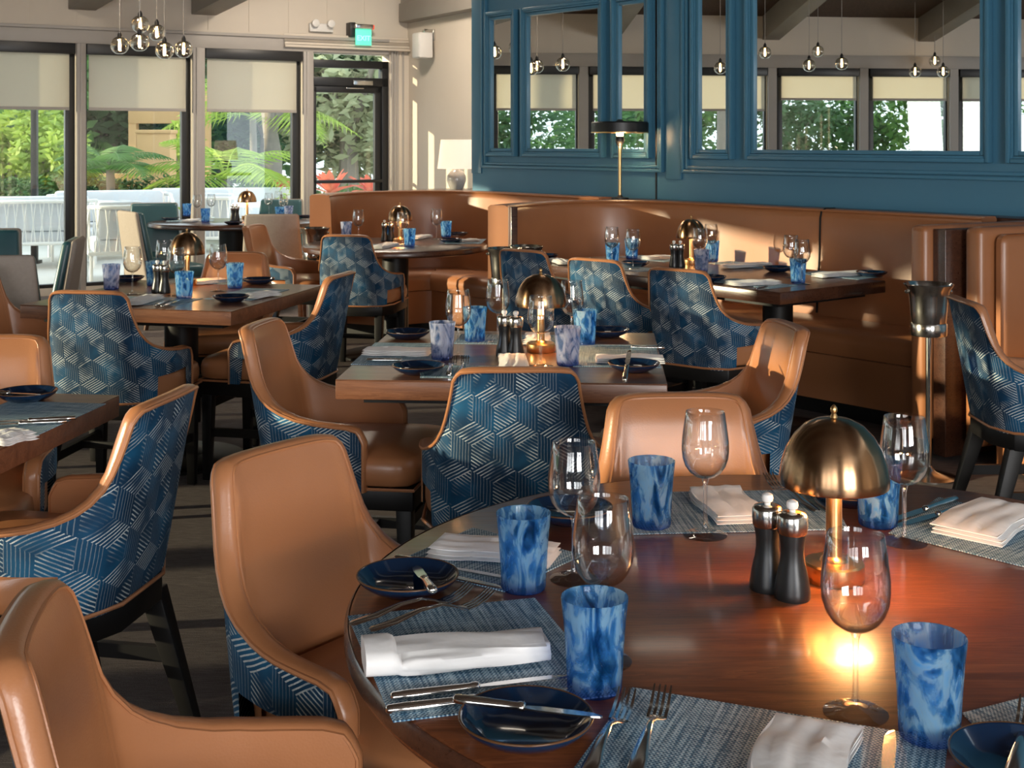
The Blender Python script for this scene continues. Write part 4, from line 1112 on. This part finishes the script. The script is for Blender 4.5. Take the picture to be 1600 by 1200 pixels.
new('sign_panel', MB().box(-.05, .13, -.165, -.155, -.15, .02).me('sp', bevel=.002), GREENS, r)
new('red_lens', MB().box(.13, .155, -.185, -.135, .02, .065).me('rl', bevel=.006), emis('red_lens', (.8, .05, .02), 1.0), r)
fc = bpy.data.curves.new('exit', 'FONT'); fc.body = 'EXIT'; fc.size = .075; fc.align_x = 'CENTER'; fc.extrude = .001
to = bpy.data.objects.new('tmp', fc); COL.objects.link(to); bpy.context.view_layer.update()
tm = bpy.data.meshes.new_from_object(to); bpy.data.objects.remove(to)
o = new('exit_lettering', tm, emis('pale_green_letters', (.35, .9, .7), 1.1), r, (.04, -.168, -.10)); o.rotation_euler = (PI/2, 0, 0)
meta(r, 'green exit sign with a grey bar top above the glass door', 'sign')
sw = .62; p = CR+D2*sw; pz = CH-(72-HZ)*p.y/F
r = empty('wall_speaker', (p.x, p.y, pz), math.atan2(D2.y, D2.x))
o = new('cabinet', MB().box(-.08, .10, -.20, -.05, -.13, .13).me('cab', bevel=.012), WHITEP, r)
new('grille', MB().box(-.07, .09, -.206, -.2, -.12, .12).me('gr', bevel=.003), WHITEP, o)
new('bracket', MB().box(-.02, .04, -.12, 0, .13, .17).box(-.03, .05, -.02, 0, .05, .17).me('br', bevel=.003), STEEL, r)
meta(r, 'white box speaker high on the cream side wall right of the door', 'speaker')

# ------------------------------------------------------------------ outdoors
PAVE = simple('pale_patio_paving', (.62, .60, .56), .8, var=.1, scale=1.2)
GRASS = simple('lawn', (.10, .17, .04), .95, var=.4, scale=2)
g_ = flatpoly('patio', [(-60, -30), (-60, 60), (40, 60), (40, 15.2), (-1.0, 13.95), (-4.35, 12.2), (-5.7, 11.45), (-10.9, -4.5), (-12, -30)], -.06, -.02, PAVE); struct(g_); g_.name = 'floor_patio'
lw = flatpoly('lawn', [(-60, -30), (-60, 9), (-16, 9), (-11.5, -4), (-13, -30)], -.02, -.01, GRASS); meta(lw, 'mown lawn outside the left windows, seen in the mirrors', 'lawn'); lw['kind'] = 'stuff'
def leafmat(name, c1, c2):
    m = M(name, rough=.55); nt = m.nt; v = m.coord(); c = m.mix(m.noise(v, 3, 4), c1, c2); m.set('color', c)
    t = m.node('ShaderNodeBsdfTranslucent'); nt.links.new(c, t.inputs[0]); s = m.node('ShaderNodeMixShader'); s.inputs[0].default_value = .4
    nt.links.new(m.b.outputs[0], s.inputs[1]); nt.links.new(t.outputs[0], s.inputs[2]); nt.links.new(s.outputs[0], m.out.inputs[0]); return m.m
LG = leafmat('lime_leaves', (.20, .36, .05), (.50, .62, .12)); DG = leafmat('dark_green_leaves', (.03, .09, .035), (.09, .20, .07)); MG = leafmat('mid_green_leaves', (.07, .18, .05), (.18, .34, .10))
PG_ = leafmat('haze_paled_leaves', (.30, .36, .20), (.55, .58, .36)); RD = leafmat('red_bromeliad_leaves', (.55, .06, .05), (.85, .25, .16)); YR = leafmat('yellow_orange_leaves', (.55, .38, .05), (.75, .45, .1))  # first leaf colour is paled to carry the bright haze beyond the door
BARK = simple('grey_bark', (.22, .19, .16), .9, var=.3, scale=9, bump=.5)
STUC = simple('orange_tan_stucco', (.62, .38, .18), .85, var=.1, scale=4)
def foliage(name, c, rad, n, ls, mat, label, cat, group, trunk=None, seed=0, stem=True):
    rnd = random.Random(seed); r = empty(name, (c[0], c[1], -.02)); m = MB(); vs = m.v; fs = m.f
    blobs = [(Vector((rnd.gauss(0, .42)*rad[0], rnd.gauss(0, .42)*rad[1], c[2]+rnd.uniform(-.6, .6)*rad[2])), rnd.uniform(.3, .55)) for _ in range(9)]
    for i in range(n):
        b, s = rnd.choice(blobs); d = Vector((rnd.gauss(0, 1), rnd.gauss(0, 1), rnd.gauss(0, 1))).normalized()
        p = b+Vector((d.x*rad[0], d.y*rad[1], d.z*rad[2]))*s*rnd.uniform(.6, 1.05)
        p.z = max(p.z, .03)
        u = Vector((rnd.gauss(0, 1), rnd.gauss(0, 1), rnd.gauss(0, .6))).normalized(); w = u.cross(d)
        if w.length < .1: continue
        w = w.normalized(); l = ls*rnd.uniform(.6, 1.4); k = len(vs)
        vs += [tuple(p-u*l), tuple(p+w*l*.42), tuple(p+u*l), tuple(p-w*l*.42)]; fs.append((k, k+1, k+2, k+3)); m.m.append(0)
    new('foliage', m.me('fol', recalc=False), mat, r)
    if stem:
        m = MB(); tr, th = trunk or (.03, c[2])
        m.tube([(0, 0, 0), (.04*rnd.uniform(-1, 1), 0, th*.5), (.08*rnd.uniform(-1, 1), .03, th)], [tr*1.2, tr, tr*.7], 8)
        for q in range(3):
            a = rnd.uniform(0, 6); m.tube([(0, 0, th*.7), (math.cos(a)*rad[0]*.4, math.sin(a)*rad[1]*.4, c[2]+rad[2]*.2)], [tr*.6, tr*.3], 6)
        new('trunk', m.me('trunk', smooth=True), BARK, r)
    meta(r, label, cat, group); return r
def palm(x, y, z, L, n, mat, label, seed, up=.6, base=0, cat='palm'):
    rnd = random.Random(seed); r = empty('palm', (x, y, base))
    new('trunk', MB().tube([(0, 0, 0), (.02, 0, z*.5), (0, 0, z)], [.09, .07, .06], 10).me('t', smooth=True), BARK, r)
    for k in range(n):
        a = 2*PI*k/n+rnd.uniform(-.3, .3); e = rnd.uniform(.25, 1.15); m = MB(); sp = []
        for i in range(13):
            t = i/12; rr = L*t*math.cos(e*(1-t*.2)); zz = z+L*(t*math.sin(e)-up*t*t*1.0)
            sp.append(Vector((math.cos(a)*rr, math.sin(a)*rr, zz)))
        m.tube(sp, [.012*(1-.7*i/12) for i in range(13)], 5)
        for i in range(2, 13):
            t = i/12; wl = L*.32*math.sin(PI*min(1, .15+t*.85))+.05
            tg = (sp[i]-sp[i-1]).normalized(); sd = tg.cross(Vector((0, 0, 1))).normalized()
            for q in (0, .5):
                o = sp[i]-(sp[i]-sp[i-1])*q
                for sg in (-1, 1):
                    tip = o+sd*sg*wl*.85+tg*wl*.45-Vector((0, 0, wl*.35)); w = tg*.013
                    mid = (o+tip)/2+Vector((0, 0, .02)); k0 = len(m.v)
                    m.v += [tuple(o-w*.5), tuple(o+w*.5), tuple(mid+w), tuple(tip), tuple(mid-w)]; m.f.append((k0, k0+1, k0+2, k0+3, k0+4)); m.m.append(0)
        new('frond', m.me('frond', recalc=False), mat, r)
    meta(r, label, cat, 'palms in the garden'); return r
def gp(px, Y): return ((px-800)*Y/F, Y)
def fo(px, Y, z, rad, n, ls, mat, label, trunk=None, seed=0, name='shrub', cat='shrub', group='shrubs in the garden'):
    x, y = gp(px, Y); return foliage(name, (x, y, z), rad, n, ls, mat, label, cat, group, trunk, seed)
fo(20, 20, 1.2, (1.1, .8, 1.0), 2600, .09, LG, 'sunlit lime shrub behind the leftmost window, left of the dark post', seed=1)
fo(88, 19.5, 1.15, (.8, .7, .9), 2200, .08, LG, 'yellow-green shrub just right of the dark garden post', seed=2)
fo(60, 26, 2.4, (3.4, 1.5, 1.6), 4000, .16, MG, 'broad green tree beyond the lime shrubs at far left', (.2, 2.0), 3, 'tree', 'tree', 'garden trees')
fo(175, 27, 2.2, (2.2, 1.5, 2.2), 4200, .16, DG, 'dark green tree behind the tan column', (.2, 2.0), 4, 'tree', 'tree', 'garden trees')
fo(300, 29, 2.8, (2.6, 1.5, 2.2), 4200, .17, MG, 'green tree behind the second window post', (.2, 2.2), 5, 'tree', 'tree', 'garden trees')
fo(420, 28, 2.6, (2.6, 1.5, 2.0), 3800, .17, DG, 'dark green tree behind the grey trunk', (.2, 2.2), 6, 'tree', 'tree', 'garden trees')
fo(285, 22, 1.1, (.5, .5, 1.1), 1300, .08, LG, 'lime shrub immediately right of the tan column', seed=7)
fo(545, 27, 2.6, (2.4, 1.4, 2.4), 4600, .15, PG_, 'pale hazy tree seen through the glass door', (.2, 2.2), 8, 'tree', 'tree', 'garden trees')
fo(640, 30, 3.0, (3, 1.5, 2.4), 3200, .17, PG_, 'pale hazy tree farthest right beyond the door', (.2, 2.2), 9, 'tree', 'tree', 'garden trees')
for i, (px, l) in enumerate(((-40, 'hedge left of the leftmost window'), (60, 'low clipped hedge behind the white sofa'), (170, 'low clipped hedge left of the tan column'), (300, 'low clipped hedge right of the tan column'), (400, 'low clipped hedge under the grey trunk'), (540, 'low clipped hedge seen through the glass door'))):
    fo(px, 19, .5, (1.15, .4, .48), 3000, .045, MG if i % 2 else DG, l, seed=20+i, name='hedge', cat='hedge', group='low hedges beyond the patio')
fo(350, 34, 3.0, (4.5, 1.5, 3.0), 5200, .2, MG, 'large green tree closing the view behind the third window', (.2, 2.5), 11, 'tree', 'tree', 'garden trees')
fo(130, 34, 3.0, (4.5, 1.5, 3.0), 5200, .2, DG, 'large dark tree closing the view behind the first window post', (.2, 2.5), 12, 'tree', 'tree', 'garden trees')
x, y = gp(352, 18.5); palm(x, y, .9, 1.7, 11, LG, 'bright sunlit palm in the third window', 31)
x, y = gp(395, 23); palm(x, y, 1.9, 2.2, 12, LG, 'tall lime palm left of the grey tree trunk', 32)
x, y = gp(172, 18.2); palm(x, y, 1.05, 1.1, 9, MG, 'small fan palm before the tan wall in the second window', 33)
x, y = gp(35, 23); palm(x, y, 1.8, 2.0, 11, MG, 'arching palm at the far left of the garden', 34)
def bromeliad(px, Y, z, L, label, seed):
    rnd = random.Random(seed); x, y = gp(px, Y); r = empty('bromeliad', (x, y, -.02))
    new('stem', MB().tube([(0, 0, 0), (0, 0, z)], .03, 8).me('s'), BARK, r)
    for k in range(14):
        a = 2*PI*k/14+rnd.uniform(-.2, .2); e = rnd.uniform(.3, 1.3); rows = []
        for i in range(7):
            t = i/6; c = Vector((math.cos(a)*L*t*math.cos(e), math.sin(a)*L*t*math.cos(e), z+L*(t*math.sin(e)-.25*t*t))); sd = Vector((-math.sin(a), math.cos(a), 0))*.05*L/.4*math.sin(PI*(.12+.86*t))
            rows.append([c-sd, c-Vector((0, 0, .012)), c+sd])
        new('leaf', MB().grid(rows).me('leaf', smooth=True, recalc=False), RD, r)
    meta(r, label, 'plant', 'red bromeliads')
bromeliad(517, 17.5, .75, .5, 'red spiky plant left in the glass door view', 41)
bromeliad(578, 18.0, .75, .45, 'red spiky plant right in the glass door view', 42)
bromeliad(445, 18, .7, .42, 'orange-red spiky plant behind the third window near its black frame', 43)
fo(545, 17.0, .45, (.8, .35, .3), 1500, .05, LG, 'low lime ground cover under the red spiky plants', seed=51, name='ground_cover', cat='plant', group='ground cover')
x, y = gp(422, 22)
m = MB(); m.tube([(0, 0, 0), (.05, 0, 1.2), (-.05, 0, 2.2), (.3, 0, 3.6)], [.20, .16, .14, .1], 14); m.tube([(-.03, 0, 1.5), (.25, .1, 2.3), (.7, .1, 3.3)], [.1, .08, .05], 10)
o = new('bare_tree', m.me('tt', smooth=True), BARK, None, (x, y, -.02)); meta(o, 'smooth grey bare tree in the third window', 'tree')
x, y = gp(245, 21); o = bx('garden_column', (-.27, .27, -.2, .2, 0, 1.63), STUC, None, .01, (x, y, -.02)); meta(o, 'tall orange-tan stucco column in the second window', 'column')
new('column_cap', MB().box(-.29, .29, -.22, .22, 1.60, 1.66).me('cc', bevel=.01), STUC, o)
x, y = gp(175, 22); o = bx('garden_wall', (-1.2, .6, -.12, .12, 0, .92), STUC, None, .01, (x, y, -.02)); meta(o, 'low orange-tan garden wall left of the tan column', 'wall')
x, y = gp(250, 25.5); o = bx('garden_beam', (-.6, 1.0, -.12, .12, 1.83, 2.5), STUC, None, .01, (x, y, -.02)); new('post', MB().box(-.6, -.45, -.1, .1, 0, 1.84).box(.85, 1.0, -.1, .1, 0, 1.84).me('p'), STUC, o); meta(o, 'orange-tan beam on posts above the column', 'pergola')
x, y = gp(54, 15.4); o = new('garden_post', MB().box(-.035, .035, -.035, .035, 0, 3.2).box(-.07, .07, -.07, .07, 0, .04).me('gp', bevel=.004), BLKM, None, (x, y, -.02)); meta(o, 'dark square post on the patio in the leftmost window', 'post')
WICK = simple('white_wicker', (.78, .77, .74), .6, var=.06); CUSH = simple('pale_outdoor_cushion', (.66, .68, .72), .85, var=.05)
def wicker_seat(name, px, Y, w, rz, label, cat='sofa', hb=.78):
    x, y = gp(px, Y); r = empty(name, (x, y, -.02), rz); h = w/2
    m = MB().tube([(-h, -.36, .60), (-h, .25, hb), (-h+.12, .36, hb), (h-.12, .36, hb), (h, .25, hb), (h, -.36, .60)], .022, 8)
    m.tube([(-h, -.36, .30), (-h, .36, .30), (h, .36, .30), (h, -.36, .30)], .02, 8, closed=True)
    new('frame', m.me('f', smooth=True), WICK, r)
    m = MB(); n = int(w/.09)
    for i in range(n+1):
        xx = -h+w*i/n
        m.tube([(xx, .36, .3), (xx+.05, .36, hb)], .006, 4).tube([(xx+.05, .36, .3), (xx, .36, hb)], .006, 4)
    for i in range(8):
        yy = -.33+.66*i/7
        for sx in (-1, 1): m.tube([(sx*h, yy, .3), (sx*h, yy+.04, .62+.02*i)], .006, 4)
    o = new('woven_strands', m.me('ws'), WICK, r); o['kind'] = 'stuff'
    new('seat_cushion', MB().box(-h+.04, h-.04, -.34, .3, .30, .44).me('sc', bevel=.03), CUSH, r)
    new('back_cushion', MB().box(-h+.08, h-.08, .2, .33, .44, .84).me('bc', bevel=.04), CUSH, r)
    for sx in (-1, 1):
        for sy in (-.33, .33): new('leg', MB().tube([(sx*(h-.02), sy, 0), (sx*(h-.02), sy, .3)], .018, 8).me('l'), WICK, r)
    meta(r, label, cat, 'white outdoor seats'); return r
wicker_seat('outdoor_sofa', 45, 14.9, 1.5, PI+.3, 'white wicker sofa on the patio behind the leftmost window')
wicker_seat('outdoor_sofa', 175, 16.2, 1.5, .4, 'white wicker sofa with pale cushions in the second window')
wicker_seat('outdoor_armchair', 183, 13.7, .62, PI+.4, 'white wicker armchair nearest the glass in the second window', 'armchair')
wicker_seat('outdoor_armchair', 262, 17.0, .6, .2, 'white wicker armchair before the tan column', 'armchair')
wicker_seat('outdoor_sofa', 395, 17.2, 1.5, .3, 'white wicker sofa in the third window')
wicker_seat('outdoor_armchair', 345, 15.8, .6, PI, 'white wicker armchair behind the far window table', 'armchair')
def otable(px, Y, label):
    x, y = gp(px, Y); r = empty('outdoor_table', (x, y, -.02))
    new('tabletop', MB().lathe([(.5, .70), (.51, .705), (.51, .725), (.5, .73)], 40).me('t', smooth=True, ang=40), WICK, r)
    new('pedestal', MB().lathe([(.2, 0), (.2, .02), (.05, .05), (.05, .7)], 20).me('p', smooth=True), WICK, r); meta(r, label, 'table', 'white outdoor tables')
otable(118, 15.6, 'white round outdoor table between the two sofas'); otable(430, 15.3, 'white round outdoor table near the third window frame')
# left garden, seen in the mirrors
for i, (x, y, h, mt, l) in enumerate(((-17, 8.5, 2.3, LG, 'forked tree seen near the centre of the largest mirror'), (-20, 3.0, 2.6, MG, 'tree seen right of centre in the largest mirror'), (-16, -1.5, 2.4, DG, 'tree seen at the right of the largest mirror'), (-15.5, 13.5, 2.2, MG, 'green tree seen in the narrow mirrors'), (-12, 20, 1.6, DG, 'bushy tree seen in the wide left mirror'), (-9.5, 17.5, 1.2, MG, 'shrub seen in the leftmost narrow mirror'))):
    foliage('tree', (x, y, h+3.4), (2.2, 2.2, 1.5), 3000, .14, mt, l, 'tree', 'garden trees', (.17, h+2.6), 60+i)
for i, (x, y) in enumerate(((-31, 1.5), (-31.5, 6.5), (-32, 11.5), (-31, 17), (-27, 23), (-20, 27))):
    foliage('hedge', (x, y, 2.0), (1.4, 3.6, 1.9), 3800, .15, (MG, DG)[i % 2], 'tall boundary hedge beyond the lawn, %s from the white building' % ('first', 'second', 'third', 'fourth', 'fifth', 'sixth')[i], 'hedge', 'boundary hedges', None, 80+i)
o = bx('garden_building', (0, .3, 0, 16, 0, 2.9), simple('white_render', (.5, .5, .48), .8, var=.04), None, .01, (-36, -22, -.02)); meta(o, 'low white building across the lawn seen in the largest mirror', 'building')
new('roof', MB().box(-1, 1.2, -.4, 16.4, 2.9, 3.1).me('roof'), TRIMC, o)
for i in range(6): new('window', MB().box(.29, .33, 1+2.5*i, 2.2+2.5*i, .9, 2.1).me('w'), BLKM, o)
